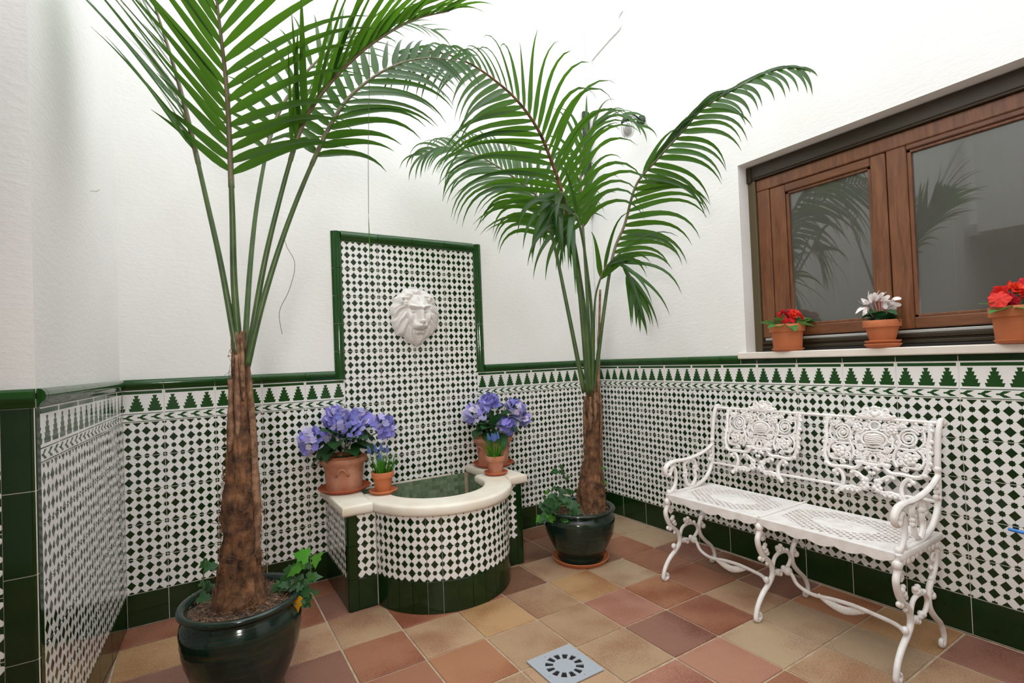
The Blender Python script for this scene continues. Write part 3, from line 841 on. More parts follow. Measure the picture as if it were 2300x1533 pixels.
# dim room behind the panes, with a sheer curtain
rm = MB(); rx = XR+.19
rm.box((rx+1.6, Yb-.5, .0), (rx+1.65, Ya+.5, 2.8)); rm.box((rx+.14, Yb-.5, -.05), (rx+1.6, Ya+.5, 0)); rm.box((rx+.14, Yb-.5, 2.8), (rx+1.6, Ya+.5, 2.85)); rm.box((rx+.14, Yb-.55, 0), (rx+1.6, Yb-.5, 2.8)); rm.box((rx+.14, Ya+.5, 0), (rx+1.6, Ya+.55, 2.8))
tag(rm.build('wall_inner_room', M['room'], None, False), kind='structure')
cv = []; cf = []
nn = 140
for i in range(nn+1):
    y = Ya-.05+(Yb+.05-Ya+.05)*i/nn
    x = rx+.10+.018*math.sin(i*.55)+.006*math.sin(i*1.7)
    cv += [(x, y, 1.12), (x+.004*math.sin(i), y, 2.03)]
for i in range(nn): cf.append((2*i, 2*i+2, 2*i+3, 2*i+1))
cu = mk('curtain', cv, cf, M['curtain'], None, True); tag(cu, 'thin grey sheer curtain hanging behind the brown window panes', 'curtain')
# ------------------------------------------------------------------ bench
BY = (-1.02, -1.49, -1.965)
bn = empty('garden_bench', (2.24, -1.49, 0), 'white cast iron two-seat bench with scrollwork back against the tiled wall', 'bench')
BM = M['bench']
def bpart(mb, name, parent=None, label=None):
    o = autosm(mb.build(name, BM, bn), 50); local(o, bn)
    if label: o['label'] = label
    return o
def prof3(pts, y): return [(p[0], y, p[1]) for p in pts]
def spiral(c, r0, r1, a0, turns, n=26):
    return [(c[0]+(r0+(r1-r0)*k/n)*math.cos(a0+turns*2*PI*k/n), c[1]+(r0+(r1-r0)*k/n)*math.sin(a0+turns*2*PI*k/n)) for k in range(n+1)]
LEG = [(2.079, .393), (2.072, .352), (2.058, .325), (2.066, .289), (2.090, .252), (2.128, .222), (2.148, .190), (2.148, .158), (2.122, .131), (2.075, .100), (2.040, .062), (2.024, .024), (2.026, .012), (2.040, .006), (2.054, .014), (2.052, .027), (2.043, .028)]
RLEG = [(2.366, .393), (2.374, .345), (2.368, .305), (2.345, .272), (2.312, .240), (2.298, .204), (2.306, .166), (2.340, .128), (2.386, .090), (2.410, .050), (2.410, .022), (2.398, .008), (2.384, .012), (2.384, .026), (2.393, .028)]
MID = [(2.150, .175), (2.158, .203), (2.173, .226), (2.205, .237), (2.250, .234), (2.280, .215), (2.286, .190), (2.262, .166), (2.225, .158), (2.190, .166), (2.158, .160)]
def taper(n, a, b_, c): return [a+(b_-a)*min(1, 2*i/n) if i < n/2 else b_+(c-b_)*(2*i/n-1) for i in range(n)]
for si, y in enumerate(BY):
    p = cr(prof3(LEG, y), 5); o = MB().tube(p, taper(len(p), .0115, .0105, .0078), 8)
    for c_, r_ in (((2.075, .372), .019), ((2.078, .349), .014), ((2.100, .283), .011), ((2.112, .268), .0125), ((2.069, .246), .010), ((2.084, .240), .012), ((2.115, .215), .009), ((2.106, .150), .014), ((2.108, .292), .010), ((2.122, .255), .010)):
        o.ball((c_[0], y, c_[1]), r_, 8, 6, (1, .85, 1))
    o.tube(cr(prof3(spiral((2.095, .322), .012, .004, -.3, 1.1, 14), y), 2), .005, 6)
    bpart(o, 'leg')
    p = cr(prof3(RLEG, y), 5); o = MB().tube(p, taper(len(p), .0108, .0098, .0075), 8)
    for c_, r_ in (((2.372, .372), .016), ((2.330, .300), .010), ((2.326, .262), .010), ((2.332, .203), .014), ((2.318, .222), .011), ((2.380, .325), .010), ((2.395, .345), .009)): o.ball((c_[0], y, c_[1]), r_, 8, 6, (1, .85, 1))
    for k in range(9): o.ball((2.385-.004*k+(.0 if k < 5 else -.006*(k-4)), y, .355-.014*k), .0055, 6, 4)
    o.tube(cr(prof3(spiral((2.352, .330), .017, .005, .6, 1.1, 14), y), 2), .006, 6)
    bpart(o, 'leg')
    p = cr(prof3(MID, y), 5); o = MB().tube(p, .0080, 8)
    for c_, r_ in (((2.205, .252), .014), ((2.195, .262), .010), ((2.216, .264), .010), ((2.232, .248), .010), ((2.150, .190), .010), ((2.185, .160), .012), ((2.206, .150), .010), ((2.232, .168), .011), ((2.252, .160), .010), ((2.262, .236), .009), ((2.296, .200), .010)): o.ball((c_[0], y, c_[1]), r_, 8, 6)
    bpart(o, 'leg_scrollwork')
    # cross bar under seat
    bpart(MB().box((2.070, y-.010, .388), (2.420, y+.010, .409), .003), 'seat_bearer')
# arms and back posts
def post(y, sgn):
    BK = [(2.085, .402), (2.150, .407), (2.260, .412), (2.340, .430), (2.390, .462), (2.420, .505), (2.434, .560), (2.437, .630), (2.447, .700), (2.462, .765), (2.480, .800), (2.500, .806), (2.506, .793)]
    p = cr(prof3(BK, y), 5); o = MB().tube(p, .0102, 8); o.ball((2.500, y, .796), .016); o.ball((2.436, y, .632), .014); o.ball((2.424, y, .530), .013)
    for c_ in ((2.410, .575), (2.418, .552), (2.408, .535)): o.ball((c_[0], y, c_[1]), .011, 7, 5)
    bpart(o, 'back_post')
    ARM = [(2.436, .612), (2.380, .585), (2.300, .566), (2.215, .558), (2.140, .560), (2.095, .553), (2.070, .534), (2.070, .510), (2.088, .498), (2.104, .506), (2.104, .520)]
    p = cr(prof3(ARM, y), 5); o = MB().tube(p, taper(len(p), .0092, .0128, .009), 8, flat=.85)
    PO = [(2.106, .512), (2.122, .532), (2.138, .520), (2.143, .490), (2.138, .455), (2.120, .428), (2.100, .414)]
    o.tube(cr(prof3(PO, y), 5), .0095, 8); o.ball((2.088, y, .416), .014); o.ball((2.128, y, .418), .011)
    bpart(o, 'armrest')
    o = MB()
    L1 = [(2.240, .556), (2.212, .540), (2.206, .515), (2.218, .490), (2.212, .465), (2.222, .438), (2.250, .420)]
    L2 = [(2.258, .558), (2.284, .545), (2.292, .515), (2.282, .490), (2.290, .465), (2.278, .438), (2.255, .420)]
    for L in (L1, L2): o.tube(cr(prof3(L, y), 4), .009, 7)
    for c_ in ((2.206, .492), (2.296, .498), (2.204, .478), (2.298, .512), (2.288, .478), (2.304, .500), (2.216, .505), (2.282, .512)): o.ball((c_[0], y, c_[1]), .0105, 7, 5)
    bpart(o, 'arm_scrollwork')
post(BY[0], 1); post(BY[2], -1)
bpart(MB().tube([(2.080, BY[2]-.006, .382), (2.41, BY[2]-.006, .39)], .004), 'end_moulding')
o = MB().box((2.072, BY[2]-.013, .386), (2.415, BY[2]-.007, .409), .002)
for k in range(9): o.ball((2.10+.033*k, BY[2]-.008, .381-.006*math.sin(k)), .014, 7, 5, (1, .4, 1))
bpart(o, 'end_apron')
# rails
bpart(MB().tube([(2.482, BY[0], .796), (2.482, BY[2], .796)], .0072, 10), 'top_rail')
bpart(MB().tube([(2.425, BY[0], .515), (2.425, BY[2], .515)], .0070, 10), 'lower_rail')
# seats
def seat(ya, yb):
    x0, x1 = 2.072, 2.412; zt, zb = .4095, .4045
    o = MB(); bw = .028; xm, ym = (x0+x1)/2, (ya+yb)/2; hx, hy = (x1-x0)/2-bw, abs(yb-ya)/2-bw
    o.box((x0, yb, zb), (x0+bw, ya, zt), .001).box((x1-bw, yb, zb), (x1, ya, zt), .001).box((x0+bw, ya-bw, zb), (x1-bw, ya, zt)).box((x0+bw, yb, zb), (x1-bw, yb+bw, zt))
    # corner gussets
    for sx in (-1, 1):
        for sy in (-1, 1):
            A = (xm+sx*hx, ym+sy*hy); B = (xm+sx*hx, ym+sy*hy*.45); D = (xm+sx*hx*.45, ym+sy*hy)
            P = [A, B, D]
            v = [(p[0], p[1], zb) for p in P]+[(p[0], p[1], zt) for p in P]
            o.add(v, [(0, 2, 1), (3, 4, 5), (0, 1, 4, 3), (1, 2, 5, 4), (2, 0, 3, 5)])
    # lattice along two diagonals
    st = .0205; hw = .0036
    dx, dy = Vector((.62, .785)), Vector((-.62, .785))
    for d in (dx, dy):
        nrm = Vector((-d.y, d.x))
        rng_ = int((hx+hy)*1.1/st)
        for k in range(-rng_, rng_+1):
            c_ = nrm*(k*st); ts = []
            t0, t1 = -9, 9
            for ax, h_ in ((0, hx), (1, hy)):
                if abs(d[ax]) > 1e-6:
                    a, b_ = sorted(((-h_-c_[ax])/d[ax], (h_-c_[ax])/d[ax])); t0 = max(t0, a); t1 = min(t1, b_)
            if t1-t0 < .01: continue
            A = c_+d*t0; B = c_+d*t1; w = nrm*hw
            q = [A-w, B-w, B+w, A+w]; z_b, z_t = (zb+.001, zt-.0008) if d is dx else (zb+.0012, zt-.001)
            v = [(xm+p.x, ym+p.y, z_b) for p in q]+[(xm+p.x, ym+p.y, z_t) for p in q]
            o.add(v, [(0, 3, 2, 1), (4, 5, 6, 7), (0, 1, 5, 4), (1, 2, 6, 5), (2, 3, 7, 6), (3, 0, 4, 7)])
    s = bpart(o, 'seat_panel'); s.data.polygons.foreach_set('use_smooth', [False]*len(s.data.polygons))
    o = MB(); o.lathe([(0, zt+.0005), (.06, zt+.0005), (.066, zt-.001), (.066, zb)], (0, 0, 0), 40)
    o.v = [(xm+p[0]*1.0, ym+p[1]*1.7, p[2]) for p in o.v]
    rr_ = random.Random(3)
    for k in range(46):
        a = rr_.uniform(0, 2*PI); q = rr_.uniform(.1, .95)
        o.ball((xm+.064*q*math.cos(a), ym+.108*q*math.sin(a), zt), rr_.uniform(.004, .008), 6, 4, (1, 1.2, .28))
    m_ = bpart(o, 'seat_medallion')
    # scalloped front apron
    o = MB(); n = 60; v = []; f = []
    for i in range(n+1):
        y = ya+(yb-ya)*i/n; t_ = i/n
        dpt = .014+.012*abs(math.sin(PI*t_*5))+.008*abs(math.sin(PI*t_*10))*0+.010*math.sin(PI*t_)
        v += [(x0-.004, y, zt), (x0-.004, y, zt-.006-dpt), (x0, y, zt-.006-dpt), (x0, y, zt)]
    for i in range(n):
        for k in range(4): f.append((4*i+k, 4*i+(k+1) % 4, 4*i+4+(k+1) % 4, 4*i+4+k))
    o.add(v, f); bpart(o, 'seat_apron')
seat(BY[0]-.012, BY[1]+.006); seat(BY[1]-.006, BY[2]+.004)
bpart(MB().tube([(2.072, BY[1], .411), (2.425, BY[1], .411)], .006), 'seat_divider')
# stretchers
for ya, yb in ((BY[0], BY[1]), (BY[1], BY[2])):
    P = [(2.225, ya, .158), (2.232, ya-.02, .165), (2.232, ya-.035, .150), (2.228, ya-.06, .118), (2.222, ya-.12, .104), (2.212, ya-.20, .118), (2.200, ya-.28, .128), (2.180, ya-.36, .132), (2.150, yb+.05, .140), (2.110, yb+.01, .150)]
    o = MB().tube(cr(P, 5), .0078, 8); o.ball((2.232, ya-.018, .160), .018)
    for k in range(16):
        t_ = k/15; y = ya-.15-.17*t_
        o.ball((2.216-.02*t_, y, .104-.004*abs(k-8)*-.2-.018*math.sin(PI*t_)+.016*t_), .009+.006*math.sin(PI*t_), 6, 5, (.5, 1, 1.1))
    bpart(o, 'stretcher')
# back panels
def back_panel(yc, hw):
    """s: along the bench, t: height above panel foot (0..1)"""
    S = hw/.185
    zb_, zt_ = .588, .795
    def P3(s, t, o_=0):
        z = t; x = 2.432+(z-.588)*(2.480-2.432)/(zt_-zb_)
        return (x-o_, yc-s*S, z)
    o = MB()
    def T(pts, r=.0052, n=6, mirror=True, dense=3):
        for m_ in ((1, -1) if mirror else (1,)):
            q = cr([P3(m_*p[0], p[1]) for p in pts], dense); o.tube(q, r, n)
    def SP(c, r0, r1, a0, turns, r=.0048, n=20):
        T(spiral(c, r0, r1, a0, turns, n), r, 6, True, 1)
    def D(s, t, r=.007, out=.002, mirror=True, sc=(.8, 1, 1)):
        for m_ in ((1, -1) if mirror else (1,)): o.ball(P3(m_*s, t, out), r*.9, 7, 5, sc)
    # border
    T([(.182, .792), (.186, .750), (.182, .700), (.186, .650), (.176, .612), (.162, .594), (.140, .590), (.100, .594), (.070, .592), (.052, .602), (.040, .622)], .0085)
    T([(.044, .622), (.020, .616), (0, .614)], .0080)
    T([(0, .618), (.04, .618)], .006)
    D(.052, .618, .013); D(.175, .600, .012); D(.150, .592, .009)
    for k in range(9): D(.187+.004*(k % 2), .785-.020*k, .0085+.002*(k % 2))
    for k in range(6): D(.020+.030*k, .787, .007)
    # outer concentric roundels
    SP((.118, .730), .036, .007, .5, 2.6, .0042, 34); D(.118, .730, .009)
    for a in range(7): D(.118+.043*math.cos(a*.9), .730+.043*math.sin(a*.9), .0055)
    # flowers low outer, upper inner
    for cs, ct, r_ in ((.128, .655, .024), (.062, .757, .020)):
        for k in range(7):
            a = 2*PI*k/7; D(cs+r_*.62*math.cos(a), ct+r_*.62*math.sin(a), r_*.42, .003)
        D(cs, ct, r_*.42, .007)
        T([(cs+r_*1.25*math.cos(.4+k*.5), ct+r_*1.2*math.sin(.4+k*.5)) for k in range(9)], .0042)
    # big S scrolls
    T([(.085, .620), (.072, .645), (.074, .672), (.086, .695), (.088, .720), (.078, .742)], .0055)
    T([(.086, .690), (.110, .688), (.140, .690), (.160, .705), (.170, .730), (.165, .760)], .0048)
    T([(.100, .610), (.118, .622), (.150, .622), (.168, .640), (.168, .670), (.150, .690)], .0048)
    for c_ in (((.095, .640), .016, .2), ((.155, .770), .016, 2.2), ((.152, .632), .013, 3.6), ((.098, .778), .012, .9), ((.166, .690), .012, 4.4), ((.095, .668), .012, 1.9), ((.060, .655), .015, 2.7), ((.048, .678), .012, .3), ((.026, .655), .012, 1.2), ((.032, .638), .009, 4.0), ((.085, .712), .010, 5.0), ((.060, .718), .012, 3.3), ((.036, .770), .010, .3), ((.148, .668), .010, 2.6)):
        SP(c_[0], c_[1], .003, c_[2], 1.35, .0043, 16); D(c_[0][0], c_[0][1], .0052)
    for c_ in (((.176, .775), .010, 1.0), ((.140, .778), .010, 3.0), ((.080, .775), .009, 2.2), ((.174, .715), .009, .4), ((.070, .695), .009, 3.5), ((.112, .674), .009, .5), ((.115, .615), .010, 2.2), ((.175, .655), .009, 1.1), ((.030, .690), .008, 2.0), ((.050, .640), .009, 5.5)):
        SP(c_[0], c_[1], .0025, c_[2], 1.3, .0036, 12)
    # central cartouche and rings
    o.tube([P3(.046*math.cos(2*PI*k/24), .715+.030*math.sin(2*PI*k/24)) for k in range(25)], .0055, 6)
    o.ball(P3(0, .715, .001), .036, 14, 8, (.22, 1.05, .68))
    for k in range(5): o.tube(cr([P3(-.030+.006*0, .700+.008*k, .008), P3(-.01, .697+.008*k, .010), P3(.012, .702+.008*k, .010), P3(.030, .699+.008*k, .008)], 3), .0022, 5)
    o.tube([P3(.019*math.cos(2*PI*k/18), .768+.017*math.sin(2*PI*k/18)) for k in range(19)], .0055, 6)
    o.tube([P3(.011*math.cos(2*PI*k/14), .640+.013*math.sin(2*PI*k/14)) for k in range(15)], .0050, 6)
    T([(0, .672), (.025, .674), (.048, .668), (.062, .680), (.066, .705), (.060, .735), (.040, .752), (.020, .752)], .0048)
    T([(0, .660), (.018, .664), (.036, .656), (.046, .640)], .0042)
    for k in range(6): D(.012+.010*k, .628-.001*k, .0055)
    # pendant leaf
    for q in ((0, .598, .012), (.012, .604, .010), (.022, .600, .008), (.006, .584, .009), (0, .574, .006)): D(*q)
    # C scroll legs down to the lower rail
    T([(.138, .572), (.126, .580), (.114, .572), (.104, .552), (.104, .528), (.112, .508), (.124, .492)], .0080)
    D(.140, .570, .0115); D(.128, .560, .008); D(.126, .490, .0115); D(.108, .500, .008)
    T([(.076, .580), (.055, .578), (.036, .565), (.016, .545), (0, .532)], .0068)
    T([(.060, .572), (.050, .562)], .006); D(.074, .576, .009)
    for q in ((.018, .556, .012), (.026, .540, .010), (.012, .530, .012), (0, .540, .012), (.030, .552, .008), (.034, .530, .009), (.022, .522, .010), (0, .518, .010)): D(*q)
    SP((.030, .556), .011, .003, 1.0, 1.2, .004, 12)
    T([(.020, .524), (.045, .516), (.070, .520), (.095, .512), (.115, .512)], .0075)
    for k in range(9): D(.040+.009*k, .513-.006*(k % 2), .0085)
    pnl = bpart(o, 'back_panel')
    # crest on the top rail
    o = MB()
    for m_ in (1, -1):
        o.tube([P3(m_*a, b_, .002) for a, b_ in spiral((.034, .826), .013, .003, -1.2, 1.3, 16)], .0055, 6)
        o.tube(cr([P3(m_*a, b_, .002) for a, b_ in ((.062, .800), (.050, .812), (.030, .812), (.016, .826), (0, .834))], 4), .0065, 6)
        for q in ((.066, .808, .008), (.050, .802, .010), (.025, .806, .011), (.010, .818, .011), (.012, .838, .008)): o.ball(P3(m_*q[0], q[1], .002), q[2], 7, 5, (.8, 1, 1))
    o.ball(P3(0, .812, .002), .014); o.ball(P3(0, .840, .002), .009)
    o.tube([P3(-.055, .800), P3(.055, .800)], .010)
    bpart(o, 'crest')
back_panel(-1.275, .182); back_panel(-1.755, .182)
# ------------------------------------------------------------------ leaves and flowers
def leaf_mesh(name, L, W, mat, kind='ovate', nseg=8, curl=.25, fold=.25, wav=0, droop=0.0, seed=0):
    """leaf from origin along +x, up +z"""
    rr_ = random.Random(seed); v = []; f = []
    for i in range(nseg+1):
        t_ = i/nseg
        if kind == 'ovate': w = W*math.sin(PI*min(1, t_**.75*1.0))**.85 if 0 < t_ < 1 else .0
        elif kind == 'round': w = W*(math.sin(PI*t_**.55))**.6 if 0 < t_ < 1 else 0
        elif kind == 'heart': w = W*(math.sin(PI*min(1, .12+t_*.88)**.7))**.8 if t_ < 1 else 0
        else: w = W*(1-t_)**.8*min(1, t_*6+.3)
        x = L*t_; z = curl*L*math.sin(t_*PI*.5)*.5-droop*L*t_*t_
        for s_ in (-1, -.5, 0, .5, 1):
            zz = z+abs(s_)*w*fold+(wav*math.sin(t_*18+s_*2+rr_.random())*abs(s_)*w)
            v.append((x-(.10*L*abs(s_)*(1-t_) if kind == 'heart' else 0), s_*w, zz))
    for i in range(nseg):
        for k in range(4): a = i*5+k; f.append((a, a+5, a+6, a+1))
    return mk(name, v, f, mat, None, True)
def hide(o): C.objects.unlink(o) if False else bpy.data.objects.remove(o)
def proto(o):
    me = o.data; bpy.data.objects.remove(o); return me
def put(me, name, parent, loc, d, nrm=(0, 0, 1), sc=1.0, roll=0):
    """place mesh with +x along d, +z near nrm; parent at location, no rotation"""
    d = Vector(d).normalized(); n_ = Vector(nrm); n_ = n_-d*n_.dot(d)
    if n_.length < 1e-4: n_ = d.orthogonal()
    n_.normalize(); y = n_.cross(d)
    if roll: 
        q = Matrix.Rotation(roll, 3, d); n_ = q@n_; y = q@y
    o = bpy.data.objects.new(name, me); C.objects.link(o); o.parent = parent
    m3 = Matrix((d, y, n_)).transposed()
    m4 = Matrix.Translation(Vector(loc))@m3.to_4x4()@Matrix.Scale(sc, 4)
    o.matrix_local = m4
    return o
def saucer(loc, r, label, h=.02, mat='saucer', group=None, r0=None):
    r0 = r0 or r*.80
    o = MB().lathe([(0, 0), (r0, 0), (r*.97, h*.75), (r, h), (r-.004, h+.002), (r-.008, h*.8), (r0-.004, h*.35), (0, h*.35)], n=48).build('saucer', M[mat])
    autosm(o, 50); o.location = loc; tag(o, label, 'saucer', group); return h*.35
# ---- hydrangeas
def petal_quad(r, mat, seed):
    rr_ = random.Random(seed); v = [(0, 0, 0)]; f = []
    for k in range(4):
        a = k*PI/2+rr_.uniform(-.1, .1); ca, sa = math.cos(a), math.sin(a); n0 = len(v)
        for (u_, w_, z_) in ((.22, -.24, .0), (.22, .24, .0), (.68, -.62, .10), (.68, .62, .04), (1.06, -.34, .20), (1.08, .32, .14), (.62, 0, -.03)):
            x, y = u_*r, w_*r; z = z_*r+rr_.uniform(-.06, .06)*r; v.append((x*ca-y*sa, x*sa+y*ca, z))
        a_, b_, c, d, e, g_, m = range(n0, n0+7)
        f += [(0, a_, m), (0, m, b_), (a_, c, m), (c, e, m), (e, g_, m), (g_, d, m), (d, b_, m)]
    o = mk('floret', v, f, mat, None, True)
    return proto(o)
FLO = [petal_quad(.0185, M['petB'], 1), petal_quad(.018, M['petL'], 2), petal_quad(.017, M['petW'], 3), petal_quad(.020, M['petB'], 4)]
HYL = [proto(leaf_mesh('leaf', .120, .042, M['hyleaf'], 'ovate', 8, .15, .25, .05, .30, s_)) for s_ in (1, 2, 3)]
BALLC = proto(MB().ball((0, 0, 0), .003, 6, 4).build('eye', M['pink']))
def hydrangea(loc, rs, heads, leaves, label, seed, pot_sc=1.0, handle='front'):
    rr_ = random.Random(seed)
    root = empty('hydrangea_in_pot', loc, label, 'potted plant', 'hydrangea pots on the fountain rim')
    s_ = pot_sc
    prof = [(0, 0), (.083, 0), (.086, .006), (.088, .03), (.094, .085), (.099, .100), (.112, .108), (.117, .118), (.113, .128), (.100, .130), (.096, .122), (.094, .105), (0, .105)]
    hk = 1.24; o = MB().lathe([(a*s_, b_*s_*hk) for a, b_ in prof], n=48).build('pot', M['aged'], root); autosm(o, 60)
    o2 = MB().lathe([(.092*s_, .130*s_), (.093*s_, .168*s_), (.088*s_, .168*s_), (.086*s_, .13*s_)], n=40).build('inner_pot', M['terra'], root)
    for a in ((-1.9, 1.2) if handle == 'front' else (-2.9, .25)):
        h_ = []
        for k in range(9):
            t_ = k/8; aa = a+(t_-.5)*.62
            rr2 = (.091+.016*math.sin(PI*t_))*s_; h_.append((rr2*math.cos(aa), rr2*math.sin(aa), (.062+.030*math.sin(PI*t_))*s_*hk))
        MB().tube(h_, .0062*s_, 7).build('handle', M['aged'], root)
    MB().lathe([(0, .150*s_), (.092*s_, .148*s_)], n=24).build('soil', M['soil'], root)
    heads = [(a, b_, c+.036, d) for a, b_, c, d in heads]; leaves = [(a, b_, c, d+.040, e) for a, b_, c, d, e in leaves]
    for i, (hx, hy, hz, hr) in enumerate(heads):
        st = MB().tube(cr([(hx*.1, hy*.1, .15), (hx*.55, hy*.55, hz*.6+.06), (hx, hy, hz-hr*.3)], 4), .0032, 6).build('stem', M['petiole'], root)
        hd = empty('flower_head', (hx, hy, hz)); hd.parent = root
        n_ = 42; ax = Vector((hx, hy, .06+hz*.5)).normalized()
        for k in range(n_):
            ph = math.acos(1-1.45*(k+.5)/n_); th = k*2.39996
            u = ax.orthogonal().normalized(); w = ax.cross(u)
            d = ax*math.cos(ph)+(u*math.cos(th)+w*math.sin(th))*math.sin(ph)
            rad = hr*rr_.uniform(.86, 1.05)
            me = FLO[rr_.choice((0, 0, 1, 3, 1, 2)) if i % 2 == 0 else rr_.choice((0, 3, 3, 0, 1))]
            # flower plane normal d : mesh +z along d
            t_ = d.orthogonal().normalized()
            put(me, 'floret', hd, d*rad, t_, d+Vector((rr_.uniform(-.35, .35), rr_.uniform(-.35, .35), rr_.uniform(-.3, .3))), rr_.uniform(.85, 1.2), rr_.uniform(0, 6))
        o = MB().ball((0, 0, 0), hr*.62, 10, 8).build('flower_core', M['hyleaf'], hd)
    for (a, el, dist, z, sc) in leaves:
        d = Vector((math.cos(a)*math.cos(el), math.sin(a)*math.cos(el), math.sin(el)))
        p = Vector((math.cos(a)*dist, math.sin(a)*dist, z))
        put(rr_.choice(HYL), 'leaf', root, p, d, (0, 0, 1), sc, rr_.uniform(-.5, .5))
    return root
def rleaves(seed, n, zlo, zhi, d0=.02, d1=.07):
    rr_ = random.Random(seed)
    return [(rr_.uniform(0, 2*PI), rr_.uniform(-.1, .8), rr_.uniform(d0, d1), rr_.uniform(zlo, zhi), rr_.uniform(.75, 1.15)) for _ in range(n)]
CTOP = CT
# camera sees the pots from the lower left; axis a: screen right = rt
def scr(r_, f_, z_): return (rt0.x*r_+fw.x*f_, rt0.y*r_+fw.y*f_, z_)
p1 = (.748, -.136, CTOP)
hb = saucer(p1, .128, 'wide dark clay saucer under the left hydrangea pot, overhanging rim', .020)
hydrangea((p1[0], p1[1], CTOP+hb), 1, [scr(-.125, -.05, .205)+(.070,), scr(.035, -.03, .262)+(.072,), scr(-.045, .04, .310)+(.060,), scr(.19, .03, .258)+(.058,), scr(.075, .05, .300)+(.052,)],
    rleaves(5, 18, .15, .23)+[(-2.3, -.15, .06, .17, 1.1), (-.9, -.1, .07, .18, 1.2), (-1.3, .35, .08, .20, 1.2), (.4, .9, .05, .26, 1.2), (-.4, .3, .07, .24, 1.3), (-3.0, -.3, .06, .15, 1.0)],
    'potted blue hydrangea on the left end of the fountain rim, overhanging it', 11)
p2 = (1.615, -.132, CTOP)
hb = saucer(p2, .122, 'dark clay saucer under the right hydrangea pot beside the wall', .020)
hydrangea((p2[0], p2[1], CTOP+hb), 1, [scr(-.09, -.04, .262)+(.066,), scr(-.01, .05, .318)+(.054,), scr(.135, .0, .285)+(.056,), scr(.085, -.06, .190)+(.050,), scr(.175, .02, .225)+(.045,)],
    rleaves(8, 26, .15, .25)+[(-2.2, -.2, .06, .16, 1.2), (-2.6, -.1, .08, .18, 1.2), (-1.3, .1, .06, .18, 1.2), (-.5, .4, .07, .24, 1.2), (.2, .5, .06, .27, 1.1), (-1.7, -.6, .08, .15, 1.0)],
    'potted blue hydrangea on the right end of the fountain rim, behind the chalk-stained pot', 17, 1.02, 'side')
# ---- grape hyacinths
BLD = []
for s_ in range(4):
    rr_ = random.Random(s_); v = []; f = []; bend = (.02, .07, .15, .32)[s_]; n_ = 7
    for i in range(n_+1):
        t_ = i/n_; w = .0032*(1-t_**2.2)+.0002; x = bend*.10*t_**2; z = .10*(t_-.18*bend*t_**3)
        v += [(x, -w, z), (x+.0012*(1-t_), 0, z), (x, w, z)]
    for i in range(n_):
        for k in range(2): a = i*3+k; f.append((a, a+1, a+4, a+3))
    BLD.append(proto(mk('blade', v, f, M['blade'], None, True)))
mb = MB()
for k in range(42):
    t_ = k/41; a = k*2.4; r_ = .0078*(1-t_*.75)*min(1, .55+t_*3); mb.ball((r_*math.cos(a), r_*math.sin(a), .003+.034*t_), .0034*(1-.45*t_), 6, 4)
SPK = proto(mb.build('flower_spike', M['musc']))
def flowerpot(root, r, h, mat='terra', rim=.3, rb=.66, n=44):
    rb_ = r*rb; rl_ = r*.90
    prof = [(0, 0), (rb_, 0), (rb_+.001, .002), (rl_-.002, h*(1-rim)), (r-.001, h*(1-rim)+.001), (r, h*(1-rim)+.004), (r*1.0, h-.003), (r-.0015, h), (r-.005, h), (r-.006, h-.006), (r*.84, h*.80), (0, h*.80)]
    o = MB().lathe(prof, n=n).build('pot', M[mat], root); autosm(o, 40)
    MB().lathe([(0, h*.84), (r*.90, h*.82)], n=24).build('soil', M['soil'], root)
def muscari(loc, label, seed, sc=1.0, spikes=(), mat='terra'):
    rr_ = random.Random(seed)
    root = empty('grape_hyacinth_pot', loc, label, 'potted plant', 'small grape hyacinth pots')
    r, h = .050*sc, .092*sc; flowerpot(root, r, h, mat)
    for k in range(58):
        a = rr_.uniform(0, 2*PI); q = rr_.random()**.5*r*.78; lean = rr_.uniform(.02, .30)+q/r*.25
        if k % 15 == 0: lean += .45
        d = Vector((math.cos(a)*lean, math.sin(a)*lean, 1))
        o = bpy.data.objects.new('blade', BLD[rr_.randrange(4)] ); C.objects.link(o); o.parent = root
        o.location = (q*math.cos(a), q*math.sin(a), h*.8); o.rotation_euler = (0, lean*.9, a); s2 = rr_.uniform(.7, 1.1)*sc; o.scale = (s2, s2, s2)
    for (sx, sf, sz, tilt) in spikes:
        sz += .016
        p = Vector(scr(sx, sf, sz))
        MB().tube([(p.x*.3, p.y*.3, h*.8), (p.x*.8, p.y*.8, sz*.75), tuple(p)], .0017, 5).build('stem', M['blade'], root)
        o = bpy.data.objects.new('flower_spike', SPK); C.objects.link(o); o.parent = root; o.location = p; o.rotation_euler = (rr_.uniform(-.1, .1), tilt, 0); o.scale = (sc*1.05,)*3
    return root
m1 = (.886, -.322, CTOP)
hb = saucer(m1, .068, 'orange clay saucer under the small pot left of the basin', .016, 'terra', r0=.052)
muscari((m1[0], m1[1], CTOP+hb), 'small orange pot of grape hyacinths beside the left hydrangea, bright clean clay', 3, 1.06, ((-.058, 0, .168, -.25), (-.030, .0, .172, -.1), (-.006, .01, .176, 0), (.024, 0, .168, .1), (-.004, -.03, .135, 0)))
m2 = (1.505, -.345, CTOP)
hb = saucer(m2, .066, 'dark red clay saucer under the small pot right of the basin', .016, 'saucer', r0=.050)
muscari((m2[0], m2[1], CTOP+hb), 'small chalk-stained pot of grape hyacinths in front of the right hydrangea', 4, 1.05, ((-.028, 0, .162, -.3), (-.012, .01, .160, -.1), (.002, 0, .158, .05), (.018, .012, .164, 0), (-.004, -.01, .154, 0)), 'aged')
